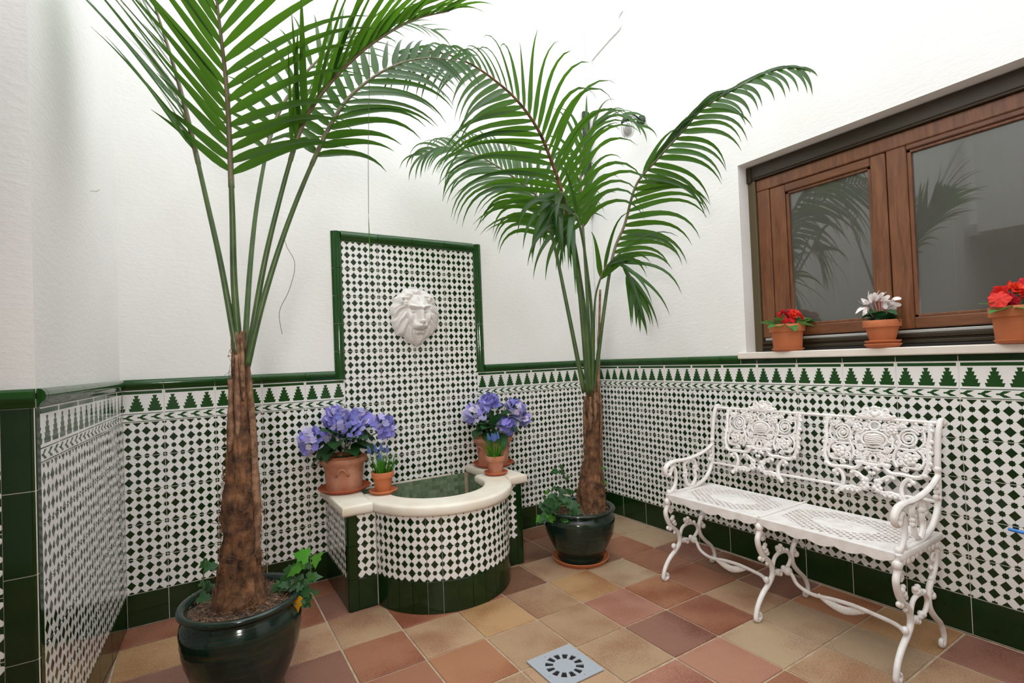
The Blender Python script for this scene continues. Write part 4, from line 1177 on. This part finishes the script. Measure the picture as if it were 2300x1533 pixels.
# ---- window sill pots
BEL = [proto(leaf_mesh('leaf', .085, .030, M['beleaf'], 'ovate', 8, .2, .3, .10, .15, s_)) for s_ in (1, 2)]
CYL = [proto(leaf_mesh('leaf', .050, .026, M['cyleaf'], 'heart', 8, .15, .25, .08, .45, s_)) for s_ in (1, 2)]
def ruffle(name, r, mat, seed, layers=3):
    rr_ = random.Random(seed); v = []; f = []; n = 26
    for L in range(layers):
        rad = r*(1-.25*L); el = .25+.4*L; b0 = len(v)
        for i in range(5):
            t_ = i/4
            for k in range(n):
                a = 2*PI*k/n+L*.6; rr2 = rad*t_*(1+.10*math.sin(5*a+L))
                z = rad*t_*math.tan(el)*.55+rad*.16*t_*t_*math.sin(9*a+L*2)+rr_.uniform(-.04, .04)*rad
                v.append((rr2*math.cos(a), rr2*math.sin(a), z))
        for i in range(4):
            for k in range(n): a_, b_ = b0+i*n+k, b0+i*n+(k+1) % n; f.append((a_, b_, b_+n, a_+n))
    return proto(mk(name, v, f, mat, None, True))
REDF = [ruffle('red_flower', .026, M['red'], s_) for s_ in (1, 2)]
EYE = proto(MB().ball((0, 0, 0), .003, 6, 4, (1, 1, 1.6)).build('flower_eye', M['ivyyel']))
def begonia(loc, label, seed, flowers, leaves):
    rr_ = random.Random(seed)
    root = empty('red_begonia_pot', loc, label, 'potted plant', 'begonia pots on the window sill')
    flowerpot(root, .078, .126, 'terra', .30, .78)
    for (a, b_, z, s_) in flowers:
        p = Vector(scr(a, b_, z)); d = Vector((p.x*2-.02, p.y*2-.04, .045)).normalized()
        MB().tube([(p.x*.3, p.y*.3, .1), (p.x*.9, p.y*.9, z-.01)], .002, 5).build('stem', M['beleaf'], root)
        put(rr_.choice(REDF), 'flower', root, p, d.orthogonal(), d, s_, rr_.uniform(0, 6))
    for (a, b_, z, az, el, s_) in leaves:
        d = Vector(scr(math.cos(az)*math.cos(el), math.sin(az)*math.cos(el), 0)); d.z = math.sin(el)
        put(rr_.choice(BEL), 'leaf', root, scr(a, b_, z), d, (0, 0, 1), s_, rr_.uniform(-.3, .3))
    return root
SZ = 1.0835
pA = (2.602, -1.347, SZ)
hb = saucer(pA, .072, 'clay saucer under the red begonia at the left end of sill', .012, 'terra', r0=.062)
rr_ = random.Random(2)
FL = [(-.040, 0, .165, .8), (-.015, -.02, .172, .9), (-.03, -.04, .140, .7), (.030, 0, .168, 1), (.050, .01, .180, 1), (.015, -.02, .150, .8), (.060, -.02, .155, .8), (.035, .02, .190, .9), (-.01, .02, .183, .8)]
LV = [(-.04, -.04, .112, 3.3, .0, 1), (-.03, -.05, .12, 4.6, -.35, 1.1), (.01, -.05, .118, 5.6, -.1, 1), (.04, -.02, .125, .25, .3, 1.15), (.05, 0, .125, -.3, .15, 1.0), (-.05, 0, .115, 2.9, .35, 1), (0, .03, .12, 1.5, .4, 1), (-.02, 0, .125, 3.7, .5, .9), (.02, .02, .125, .9, .5, .9)]
begonia((pA[0], pA[1], SZ+hb), 'orange clay pot of red begonias at left end of the window sill', 5, FL, LV)
pC = (2.590, -2.165, SZ)
hb = saucer(pC, .068, 'clay saucer under the red begonia at the cropped right end of sill', .012, 'terra', r0=.060)
begonia((pC[0], pC[1], SZ+hb), 'orange clay pot of red begonias cut off by the right picture edge', 6,
    [(-.085, -.02, .150, 1.15), (-.060, 0, .172, 1.1), (-.055, -.03, .140, 1), (-.020, -.02, .182, 1.25), (-.01, -.04, .165, 1.1), (.03, 0, .198, 1.2), (.04, -.03, .165, 1.1), (.06, 0, .17, 1.2), (0, .02, .19, 1)],
    [(-.05, -.02, .112, 3.3, -.1, 1), (-.03, -.04, .115, 4.3, -.1, 1.0), (.01, -.05, .112, 5.4, -.1, 1.1), (.04, -.02, .115, .25, .1, 1.1), (-.05, 0, .12, 2.9, .3, .9), (0, .03, .12, 1.5, .4, 1), (.03, -.04, .11, 5.9, .0, 1)])
pB = (2.600, -1.748, SZ)
saucer(pB, .066, 'lower of two stacked clay saucers under the white cyclamen pot', .016, 'terra', r0=.052)
saucer((pB[0], pB[1], SZ+.0165), .065, 'upper of two stacked clay saucers under the white cyclamen pot', .013, 'terra', r0=.054)
root = empty('white_cyclamen_pot', (pB[0], pB[1], SZ+.0215), 'orange clay pot of white cyclamen in the middle of window sill', 'potted plant')
flowerpot(root, .067, .094, 'terra', .32, .62)
rr_ = random.Random(9)
def cyc(seed):
    rr2 = random.Random(seed); v = []; f = []
    for p in range(5):
        a = 2*PI*p/5+.2; n = 6; b0 = len(v)
        for i in range(n+1):
            t_ = i/n; w = .0085*math.sin(PI*min(1, t_*.93+.04))**.7; r_ = .004+.016*t_+.006*math.sin(t_*3); z = .034*t_**.9*(1 if p % 2 else .8)
            for s_ in (-1, 0, 1):
                x = r_; y = s_*w; v.append((x*math.cos(a)-y*math.sin(a), x*math.sin(a)+y*math.cos(a), z-abs(s_)*.002+.003*math.sin(7*t_+p)))
        for i in range(n):
            for k in range(2): q = b0+i*3+k; f.append((q, q+1, q+4, q+3))
    return proto(mk('petals', v, f, M['white'], None, True))
CYF = [cyc(1), cyc(2)]
for (a, b_, z, tl, az) in ((-.062, 0, .150, 1.2, 3.2), (-.045, 0, .168, .8, 3.0), (-.020, .01, .180, .4, 2.5), (-.002, -.01, .172, .3, 4.5), (.015, 0, .176, .4, 1), (.006, .02, .185, .1, 0), (.052, -.01, .165, .9, 0), (.040, 0, .172, .6, .3), (.060, .01, .158, 1.2, -.3)):
    p = Vector(scr(a, b_, z)); h_ = empty('flower', p); h_.parent = root
    MB().tube([(p.x*.25, p.y*.25, .085), (p.x*.8, p.y*.8, z-.02), tuple(p)], .0018, 5).build('stem', M['pink'], root)
    d = Vector(scr(math.cos(az)*math.sin(tl), math.sin(az)*math.sin(tl)*.3, 0)); d.z = math.cos(tl)
    o = put(rr_.choice(CYF), 'petals', h_, (0, 0, 0), d.orthogonal(), d, rr_.uniform(.95, 1.15), rr_.uniform(0, 6))
    MB().ball((0, 0, 0), .005, 7, 5).build('flower_throat', M['pink'], h_)
for k in range(20):
    az = k*2.4; el = rr_.uniform(-.1, .7); dist = rr_.uniform(.008, .035)
    d = Vector((math.cos(az)*math.cos(el), math.sin(az)*math.cos(el), math.sin(el)))
    put(rr_.choice(CYL), 'leaf', root, (math.cos(az)*dist, math.sin(az)*dist, rr_.uniform(.092, .130)), d, (0, 0, 1), rr_.uniform(.8, 1.15), rr_.uniform(-.4, .4))
# ------------------------------------------------------------------ palms
RX = {
'A': [[0.254,-0.821,1.118],[0.241,-0.842,1.377],[0.239,-0.881,1.605],[0.235,-0.918,1.81],[0.227,-0.987,1.962],[0.213,-1.051,2.075],[0.198,-1.103,2.196],[0.181,-1.131,2.337]],
'B': [[0.245,-0.828,1.14],[0.206,-0.822,1.438],[0.166,-0.826,1.67],[0.118,-0.849,1.929],[0.082,-0.855,2.09],[0.045,-0.858,2.232],[0.003,-0.859,2.385]],
'C': [[0.268,-0.807,1.14],[0.299,-0.739,1.458],[0.338,-0.686,1.735],[0.4,-0.637,2.017],[0.475,-0.627,2.188],[0.587,-0.641,2.346],[0.727,-0.67,2.472],[0.905,-0.721,2.545],[1.054,-0.754,2.534]],
'D': [[0.275,-0.834,1.124],[0.325,-0.871,1.422],[0.375,-0.906,1.644],[0.428,-0.99,1.848],[0.468,-1.063,1.935],[0.534,-1.151,2.015],[0.612,-1.247,2.076],[0.71,-1.332,2.126],[0.793,-1.406,2.134]],
'E': [[0.273,-0.845,1.109],[0.321,-0.878,1.316],[0.392,-0.915,1.553],[0.478,-0.949,1.782],[0.564,-0.97,1.968],[0.641,-0.996,2.068],[0.747,-1.027,2.152],[0.872,-1.057,2.203],[1.001,-1.089,2.205]],
'F': [[1.941,-0.627,0.889],[1.858,-0.682,1.471],[1.74,-0.757,1.792],[1.653,-0.813,1.93],[1.554,-0.861,2.053],[1.464,-0.901,2.137],[1.35,-0.927,2.216],[1.214,-0.962,2.256],[1.072,-0.993,2.275],[0.934,-1.003,2.27],[0.796,-0.988,2.227]],
'G': [[1.934,-0.599,0.901],[1.85,-0.582,1.389],[1.768,-0.586,1.744],[1.688,-0.588,1.931],[1.596,-0.535,2.034],[1.473,-0.462,2.138],[1.364,-0.397,2.201],[1.254,-0.33,2.225],[1.163,-0.274,2.182]],
'H': [[1.966,-0.642,0.9],[1.98,-0.73,1.323],[2.001,-0.796,1.619],[2.027,-0.862,1.765],[2.023,-0.957,1.94],[2.051,-1.07,2.031],[2.074,-1.179,2.105],[2.109,-1.296,2.193],[2.154,-1.417,2.23],[2.183,-1.518,2.248],[2.225,-1.602,2.247],[2.252,-1.653,2.226]],
'J': [[1.981,-0.604,0.898],[2.013,-0.566,1.47],[2.025,-0.537,1.983],[2.031,-0.546,2.237],[2.062,-0.592,2.373],[2.125,-0.655,2.431],[2.203,-0.725,2.427],[2.28,-0.771,2.362]],
'K': [[1.923,-0.663,0.904],[1.859,-0.725,1.28],[1.768,-0.793,1.54],[1.69,-0.843,1.721],[1.643,-0.864,1.834],[1.607,-0.878,1.867],[1.567,-0.887,1.83],[1.538,-0.891,1.734]],
'K2': [[1.931,-0.668,0.904],[1.886,-0.742,1.278],[1.789,-0.829,1.535],[1.716,-0.882,1.693],[1.662,-0.909,1.761],[1.621,-0.918,1.732],[1.596,-0.924,1.64]],
'M': [[1.964,-0.641,0.9],[1.951,-0.689,1.331],[1.948,-0.737,1.476],[1.954,-0.813,1.567],[1.973,-0.894,1.539],[1.986,-0.946,1.416],[1.991,-0.971,1.303]],
'N': [[1.973,-0.67,0.901],[1.982,-0.682,1.188],[1.994,-0.695,1.451]],
'T1': [[0.618,-1.183,2.164],[0.621,-1.157,1.978],[0.617,-1.139,1.797],[0.616,-1.122,1.585],[0.619,-1.11,1.471],[0.617,-1.094,1.327]],
'T2': [[0.475,-0.97,1.789],[0.392,-0.915,1.553],[0.418,-0.928,1.447],[0.4,-0.916,1.358],[0.37,-0.896,1.285],[0.376,-0.898,1.21]],
'trunkL': [[0.235,-0.792,0.295],[0.239,-0.799,0.482],[0.245,-0.807,0.691],[0.249,-0.813,0.871],[0.25,-0.818,1.065],[0.251,-0.821,1.2]],
'trunkR': [[1.944,-0.603,0.21],[1.95,-0.612,0.464],[1.961,-0.622,0.658],[1.966,-0.629,0.851],[1.966,-0.631,0.948]],
}

def ivy_mesh(mat, seed):
    # five-lobed leaf
    P = [(0, 0), (-.10, .28), (.12, .50), (.30, .30), (.55, .40), (.62, .22), (1.0, 0)]
    P = P+[(x, -y) for x, y in P[-2:0:-1]]
    v = [(.3, 0, .04)]+[(x, y, .10*abs(y)-.12*x*x) for x, y in P]; n = len(P)
    v = [(a*.05, b_*.05, c*.05) for a, b_, c in v]
    f = [(0, 1+(i+1) % n, 1+i) for i in range(n)]
    return proto(mk('ivy_leaf', v, f, mat, None, True))
IV = [ivy_mesh(M['ivy'], 1), ivy_mesh(M['ivynew'], 2), ivy_mesh(M['ivyyel'], 3)]
def ivy(root, trails, seed):
    rr_ = random.Random(seed)
    for (pts, n, new, sc) in trails:
        c_ = cr(pts, 6); MB().tube(c_, .002, 5).build('ivy_stem', M['petiole'], root)
        for k in range(n):
            p = c_[min(len(c_)-1, int(len(c_)*(k+.3)/n))]; a = rr_.uniform(0, 2*PI)
            d = Vector((math.cos(a), math.sin(a), rr_.uniform(-.7, .2)))
            me = IV[1] if (k/n > 1-new) or rr_.random() < .03 else IV[0]
            nrm = Vector((-.4, -.8, .6))+Vector((rr_.uniform(-.6, .6), rr_.uniform(-.6, .6), rr_.uniform(-.3, .5)))
            put(me, 'ivy_leaf', root, p+Vector((rr_.uniform(-.02, .02), rr_.uniform(-.02, .02), rr_.uniform(-.01, .02))), d, nrm, sc*rr_.uniform(.7, 1.25))
LC = [0]
def frond(root, key, start, L, W, npair, alpha=(55, 30), lift=.1, droop=.9, face=None, rs=.008, Lprof=None, end=1.0, seed=1, sides=(1, -1), dr=(1, 1), asd=(0, 0), rmat='petiole', asym=(1, 1), rr0=None):
    """rachis with leaflets. face: direction the upper side looks to"""
    rr_ = random.Random(seed)
    org = Vector(root.location)
    pts = [Vector(p)-org for p in RX[key]]; c_ = cr(pts, 8)
    # cumulative length
    cl = [0]
    for i in range(1, len(c_)): cl.append(cl[-1]+(c_[i]-c_[i-1]).length)
    tot = cl[-1]
    def at(s_):
        s_ = max(0, min(tot-1e-6, s_)); i = max(j for j in range(len(cl)) if cl[j] <= s_); i = min(i, len(c_)-2)
        q = (s_-cl[i])/(cl[i+1]-cl[i]); return c_[i].lerp(c_[i+1], q), (c_[i+1]-c_[i]).normalized()
    s0 = start*tot
    k0 = max(j for j in range(len(cl)) if cl[j] <= s0)
    fr_ = empty('frond', (0, 0, 0)); fr_.parent = root
    MB().tube(c_[:k0+2], [rs*(1.5-.55*cl[i]/s0) for i in range(k0+2)], 8, flat=.8).build('petiole', M[rmat], fr_)
    rem = c_[k0:]; m = len(rem)
    MB().tube(rem, [rs*.9*(1-.82*i/(m-1)) for i in range(m)], 6).build('rachis', M['rachis' if rr0 is None else rr0], fr_)
    face = Vector(face if face else (0, 0, 1))
    for k in range(npair):
        u_ = (k+.5)/npair
        for si in sides:
            us = min(1, u_+(.0 if si > 0 else .25/npair))
            if key == 'H' and si < 0 and u_ < .35: continue
            p, T = at(s0+(tot*end-s0)*us)
            N = face-T*face.dot(T); N = N.normalized() if N.length > 1e-3 else T.orthogonal()
            S = T.cross(N)*si
            al = math.radians(alpha[0]+(alpha[1]-alpha[0])*u_+rr_.uniform(-4, 4)+(asd[0] if si > 0 else asd[1]))
            ll = L*(Lprof(u_) if Lprof else (.62+.38*math.sin(PI*min(1, u_*1.25+.12)))*(1-.45*max(0, u_-.6)/.4))*rr_.uniform(.9, 1.08)*(asym[0] if si > 0 else asym[1])
            if key == 'F' and si > 0: ll *= 1.35-.95*u_
            d = (T*math.cos(al)+S*math.sin(al)+N*lift*rr_.uniform(.7, 1.3)).normalized()
            ns_ = 10; q = p.copy(); v = []; f = []
            w0 = W*rr_.uniform(.85, 1.1)*(1-.35*u_)
            dd = droop*(dr[0] if si > 0 else dr[1])*rr_.uniform(.75, 1.3)
            tw = rr_.uniform(-.25, .25)
            for i in range(ns_+1):
                t_ = i/ns_
                w = w0*.55*(min(1, .35+t_*4.5))*(1-t_**1.5)**1.15+.0004
                wd_ = d.cross(N)
                if wd_.length < 1e-3: wd_ = T
                wd_.normalize(); nn_ = wd_.cross(d)
                wv = wd_*math.cos(tw)+nn_*math.sin(tw); nv = -wd_*math.sin(tw)+nn_*math.cos(tw)
                v += [q-wv*w+nv*w*.30, q, q+wv*w+nv*w*.30]
                q = q+d*(ll/ns_)
                d = (d+Vector((0, 0, -1))*dd*(t_**1.5*1.9+.06)*(1.7/ns_)).normalized()
            for i in range(ns_):
                for j in range(2): a = i*3+j; f.append((a, a+1, a+4, a+3))
            mk('leaflet', v, f, M['palm'], fr_, True); LC[0] += 1
    return fr_
def glazed_pot(root, R0, H, base):
    prof = [(0, 0), (base, 0), (base+.006, .008), (base+.004, .022), (base+.004, .028)]
    for k in range(1, 15):
        t_ = k/15; r_ = base+(R0*.97-base)*math.sin(t_*PI*.5)**.9; prof.append((r_+(.0016 if k in (9, 11, 13) else 0), .028+(H*.74-.028)*t_))
    prof += [(R0*.985, H*.76), (R0*.975, H*.80), (R0*.955, H*.84), (R0*.90, H*.885), (R0*.885, H*.905), (R0*.90, H*.925), (R0*.965, H*.94), (R0, H*.957), (R0*1.005, H*.975), (R0*.985, H*.995), (R0*.94, H), (R0*.89, H*.99), (R0*.86, H*.96), (R0*.85, H*.90), (0, H*.90)]
    o = MB().lathe(prof, n=72).build('pot', M['ceramic'], root); autosm(o, 50)
    mb = MB(); N_ = 40; v = [(0, 0, H*.94)]; f = []
    rings = 9
    for i in range(1, rings+1):
        for k in range(N_):
            a = 2*PI*k/N_; r_ = R0*.865*i/rings; v.append((r_*math.cos(a), r_*math.sin(a), H*.94+.012*noise.noise(Vector((r_*math.cos(a)*30, r_*math.sin(a)*30, H*9)))-.008*(i/rings)))
    for k in range(N_): f.append((0, 1+k, 1+(k+1) % N_))
    for i in range(rings-1):
        for k in range(N_): a = 1+i*N_+k; b_ = 1+i*N_+(k+1) % N_; f.append((a, a+N_, b_+N_, b_))
    mk('soil', v, f, M['soil'], root, True)
    rr_ = random.Random(int(R0*1000)); mb = MB()
    for k in range(520):
        a = rr_.uniform(0, 2*PI); r_ = R0*.83*rr_.random()**.5; z = H*.94+.004; l_ = rr_.uniform(.004, .018); b_ = rr_.uniform(0, PI)
        p = Vector((r_*math.cos(a), r_*math.sin(a), z)); d = Vector((math.cos(b_), math.sin(b_), rr_.uniform(-.2, .5)))*l_
        mb.tube([p-d*.5, p+d*.5], rr_.uniform(.0008, .0022), 4)
    tag(mb.build('bark_chips', M['bark2'], root), kind='stuff')
def trunk(root, key, radii, seed, H0):
    rr_ = random.Random(seed); org = Vector(root.location)
    P = [Vector(p)-org for p in RX[key]]; c_ = cr(P, 22); m = len(c_); v = []; f = []; n = 72
    zz = [p.z for p in c_]; z0, z1 = zz[0], zz[-1]
    def rad(t_):
        x = t_*(len(radii)-1); i = min(int(x), len(radii)-2); return radii[i]+(radii[i+1]-radii[i])*(x-i)
    for i, p in enumerate(c_):
        t_ = i/(m-1); r_ = rad(t_)
        for k in range(n):
            a = 2*PI*k/n
            rib = .07*abs(math.sin(a*2.5+t_*5+seed))+.05*math.sin(a*11+t_*25)*.6
            nz = noise.noise(Vector((math.cos(a)*3, math.sin(a)*3, p.z*16+seed)))*.18+noise.noise(Vector((math.cos(a)*14, math.sin(a)*14, p.z*22+seed)))*.14
            ring = .06*(1-abs(((t_*9) % 1)-.5)*2)*(1 if t_ < .45 else .2)
            q = r_*(1+rib+nz+ring-.08)
            v.append((p.x+q*math.cos(a), p.y+q*math.sin(a), p.z))
    for i in range(m-1):
        for k in range(n): a, b_ = i*n+k, i*n+(k+1) % n; f.append((a, b_, b_+n, a+n))
    f.append(tuple(range((m-1)*n, m*n)))
    mk('trunk', v, f, M['trunk'], root, True)
    # old leaf bases
    for (a, t0, t1, w, bl) in [(-.55, .16, .84, .42, .010), (-1.9, .60, .90, .36, .006), (.6, .50, .88, .4, .008), (2.4, .4, .8, .5, .008), (-1.25, .72, 1.0, .40, .004), (-2.6, .55, .80, .35, .008)]:
        vv = []; ff = []; S_ = 14
        for i in range(S_+1):
            q = i/S_; t_ = t0+(t1-t0)*q; x = t_*(m-1); ii = min(int(x), m-2); p = c_[ii].lerp(c_[ii+1], x-ii)
            r_ = rad(t_)*1.0+bl*.5*math.sin(PI*q*.9)+.004*q
            ww = (w*(1-.72*q)*min(1, q*5+.12)+.03)*(1+.25*noise.noise(Vector((q*9, a*3, seed))))
            for j in range(5):
                aa = a+(j/4-.5)*ww*2+.05*math.sin(9*q+j); rj = r_+.005*math.cos((j/4-.5)*PI)*(1+q)-.004*abs(j/4-.5)*2+rr_.uniform(-.0025, .0025)
                vv.append((p.x+rj*math.cos(aa), p.y+rj*math.sin(aa), p.z))
        for i in range(S_):
            for j in range(4): b0 = i*5+j; ff.append((b0, b0+1, b0+6, b0+5))
        o = mk('leaf_base', vv, ff, M['bark2'], root, True)
        md = o.modifiers.new('s', 'SOLIDIFY'); md.thickness = .005; md.offset = 0
    # fibrous sheath round the leaf stalks at the crown
    i0 = int(m*.86); top = c_[i0:]; q0 = rad(.86)*1.12; vv = []; ff = []; NS = 40; ns_ = 8; pz = top[0].z; hz = .125
    for i in range(ns_+1):
        for k in range(NS):
            a = 2*PI*k/NS; t_ = i/ns_; rg_ = .014*noise.noise(Vector((math.cos(a)*4, math.sin(a)*4, seed)))+.006*math.sin(a*9)
            rj = q0*(1-.06*t_)*(1+.07*math.sin(a*7+t_*2)+.05*math.sin(t_*40+a))
            vv.append((top[0].x+rj*math.cos(a), top[0].y+rj*math.sin(a), pz-.02+t_*(hz+rg_)))
    for i in range(ns_):
        for k in range(NS): a, b_ = i*NS+k, i*NS+(k+1) % NS; ff.append((a, b_, b_+NS, a+NS))
    o = mk('crown_sheath', vv, ff, M['bark2'], root, True); md = o.modifiers.new('s', 'SOLIDIFY'); md.thickness = .003
    # fibres
    mb = MB()
    for k in range(700):
        t_ = rr_.random()**1.2*.97; x = t_*(m-1); ii = min(int(x), m-2); p = c_[ii].lerp(c_[ii+1], x-ii); a = rr_.uniform(0, 2*PI); r_ = rad(t_)*1.05
        out = rr_.uniform(.0, .012) if rr_.random() < .88 else rr_.uniform(.012, .03)
        q = []; dz = rr_.uniform(-.05, .05); da_ = rr_.uniform(-.7, .7)
        for j in range(5):
            s_ = j/4; aa = a+da_*s_; rj = r_+out*math.sin(PI*s_*.8)+.002; q.append((p.x+rj*math.cos(aa), p.y+rj*math.sin(aa), p.z+dz*s_))
        mb.tube(q, rr_.uniform(.0005, .0012), 3, cap=False)
    tag(mb.build('fibres', M['fibre'], root), kind='stuff')
camd = -fw
# left palm
H_L = .335
lp = empty('potted_palm', (.240, -.790, 0), 'tall palm in dark green glazed pot at the left, nearest camera', 'potted palm', 'two potted palms')
glazed_pot(lp, .189, H_L, .118)
trunk(lp, 'trunkL', [.086, .072, .060, .054, .058, .048, .042, .037, .030, .025, .022, .018, .014], 3, H_L)
frond(lp, 'A', .47, .50, .031, 18, (66, 36), .05, .6, camd+Vector((0, 0, .1)), .0105, end=.98, seed=1, dr=(1.2, .15), asd=(4, -14), asym=(1.25, .9), Lprof=lambda u: (.62+.5*u) if u < .5 else .9-.2*(u-.5))
frond(lp, 'B', .52, .40, .030, 15, (30, 22), .35, .25, -rt+Vector((0, -.2, 0)), .009, seed=2)
frond(lp, 'C', .42, .34, .024, 20, (60, 38), .05, .7, Vector((-.3, -.7, .5)), .0085, seed=3)
frond(lp, 'D', .50, .46, .036, 19, (26, 16), .20, .9, Vector((-.5, .0, .9)), .009, seed=4)
frond(lp, 'E', .50, .36, .031, 20, (74, 40), .05, .9, camd+Vector((-.3, 0, .3)), .009, seed=5, asym=(1, .7))
ivy(lp, [([(.10, .02, .31), (.14, -.01, .345), (.175, -.03, .38), (.20, -.05, .42), (.225, -.07, .445)], 13, .35, 1.0), ([(.12, .0, .32), (.16, -.04, .34), (.19, -.07, .32), (.205, -.08, .27)], 12, .0, 1.05), ([(.13, -.03, .33), (.18, -.06, .36), (.20, -.07, .35)], 6, .3, .9), ([(-.10, .09, .31), (-.11, .12, .37), (-.10, .14, .43)], 8, .1, .8)], 4)
put(IV[2], 'ivy_leaf', lp, (.155, -.085, .315), (.1, -.2, -1), (-.4, -.9, .2), 1.0)
T1 = cr([Vector(p)-lp.location for p in RX['T1']], 4)
MB().tube(T1[:13], .0009, 5).build('hanging_thread', M['string'], lp)
MB().tube(T1[12:], [.0012, .0028, .0034, .0034, .0028, .002, .0012, .0008, .0006], 5, flat=.35).build('hanging_leaf_tip', M['blade'], lp)
MB().tube(cr([Vector(p)-lp.location for p in RX['T2']], 5), .0009, 4).build('hanging_thread', M['string'], lp)
# right palm
H_R = .275
rp = empty('potted_palm', (1.885, -.572, .012), 'palm in dark green glazed pot in the corner right of the fountain', 'potted palm', 'two potted palms')
saucer((1.885, -.572, 0), .152, 'round terracotta saucer on the floor under the corner palm pot', .022, 'terra', r0=.135)
glazed_pot(rp, .193, H_R, .120)
trunk(rp, 'trunkR', [.074, .076, .066, .052, .044, .040, .038, .037, .036, .032, .027, .020, .015], 7, H_R)
frond(rp, 'F', .40, .62, .030, 34, (62, 38), .04, 1.3, camd+Vector((.1, 0, .25)), .011, seed=11, rr0='trunk', asym=(.72, 1.0), dr=(2.0, .85))
frond(rp, 'G', .46, .48, .030, 30, (60, 34), .05, 2.3, Vector((-.3, -.75, .55)), .010, seed=12)
frond(rp, 'H', .36, .42, .032, 34, (56, 30), .05, 1.5, camd+Vector((-.2, 0, .5)), .009, seed=13, asd=(12, -30), asym=(1.0, .62), dr=(1.3, 1))
frond(rp, 'J', .50, .34, .032, 16, (34, 24), .10, 1.8, Vector((-.5, -.5, .6)), .009, seed=14)
frond(rp, 'K', .86, .36, .036, 8, (30, 14), .05, 2.2, camd+Vector((0, 0, .6)), .007, seed=15)
frond(rp, 'K2', .84, .38, .036, 8, (30, 14), .05, 2.2, camd+Vector((0, 0, .6)), .007, seed=16)
frond(rp, 'M', .56, .36, .032, 10, (30, 10), .05, 1.6, camd+Vector((0, 0, .8)), .006, seed=17)
o = MB().tube(cr([Vector(p)-rp.location for p in RX['N']], 5), [.009]*6+[.006]*5, 7).build('dead_stalk', M['bark2'], rp)
def rel(x, y, z): return (x, y, z)
ivy(rp, [([scr(-.04, -.05, .27), scr(-.09, -.07, .33), scr(-.14, -.05, .34), scr(-.19, -.04, .29), scr(-.20, -.06, .24)], 22, .12, 1.0), ([scr(-.03, -.08, .27), scr(-.08, -.12, .31), scr(-.14, -.12, .30), scr(-.17, -.12, .24)], 22, .12, 1.0),
         ([scr(-.05, -.03, .27), scr(-.10, .02, .36), scr(-.15, .03, .35)], 12, .1, .9), ([scr(-.02, .08, .27), scr(-.07, .10, .44), scr(-.11, .10, .42)], 7, 0, .8), ([scr(-.03, -.10, .27), scr(-.05, -.15, .29), scr(-.10, -.16, .24)], 12, .1, .9),
         ([scr(.10, .05, .27), scr(.13, .05, .36), scr(.13, .03, .44), scr(.11, .02, .49)], 15, .30, 1.1)], 6)
# ------------------------------------------------------------------ small fixtures
sc_ = empty('wall_lamp', (XR, -.50, 2.575), 'ribbed glass wall lamp with dark cap behind the corner palm', 'lamp')
def lpart(mb, n, m_): return mb.build(n, M[m_], sc_)
lpart(MB().lathe([(0, 0), (.035, 0), (.035, .008), (0, .010)], n=24), 'wall_plate', 'iron').rotation_euler = (0, -PI/2, 0)
lpart(MB().tube(cr([(-.005, 0, 0), (-.06, -.01, .015), (-.12, -.02, .01), (-.145, -.02, -.015)], 5), .006, 8), 'arm', 'iron')
lpart(MB().lathe([(0, .0), (.024, -.006), (.036, -.026), (.039, -.036), (.036, -.038), (0, -.03)], (-.145, -.02, -.01), 24), 'cap', 'iron')
v = []; f = []; n = 48
o = MB().lathe([(.024, -.036), (.034, -.050), (.038, -.070), (.038, -.092), (.033, -.112), (.021, -.127), (0, -.132)], (-.145, -.02, -.01), 48, lambda a, z: 1+.05*math.cos(16*a))
lpart(o, 'glass_shade', 'rglass')
o = MB().box((XR-.058, -.028, 2.10), (XR-.006, -.004, 2.84), .004).build('corner_conduit', M['iron'], None, False)
tag(o, 'dark vertical metal strip in the wall corner behind the palm', 'conduit')
o = MB().tube(cr([(XR-.002, -.385, 3.36), (XR-.004, -.345, 3.33), (XR-.004, -.36, 3.26), (XR-.003, -.25, 3.235), (XR-.003, -.12, 3.205), (XR-.002, -.07, 3.19)], 5), .006, 6).build('wall_cable', M['cable'])
tag(o, 'loose white painted cable bent across the upper white wall', 'cable')
o = MB().tube(cr([(XR-.030, -2.118, .432), (XR-.032, -2.16, .430), (XR-.035, -2.30, .425), (XR-.04, -2.5, .36), (XR-.05, -2.6, .10), (XR-.06, -2.62, .01)], 6), .006, 8).build('blue_hose', M['blue'])
tag(o, 'thin blue hose end against the star tiles at right picture edge', 'hose')
o = MB().tube([(-.176, -.482, 1.744), (-.158, -.484, 1.744), (-.150, -.484, 1.752)], .0018, 5).build('wall_hook', M['cable'])
tag(o, 'tiny bent hook in the plaster of the left wall', 'hook')
print('leaflets', LC[0], 'objects', len(bpy.data.objects))
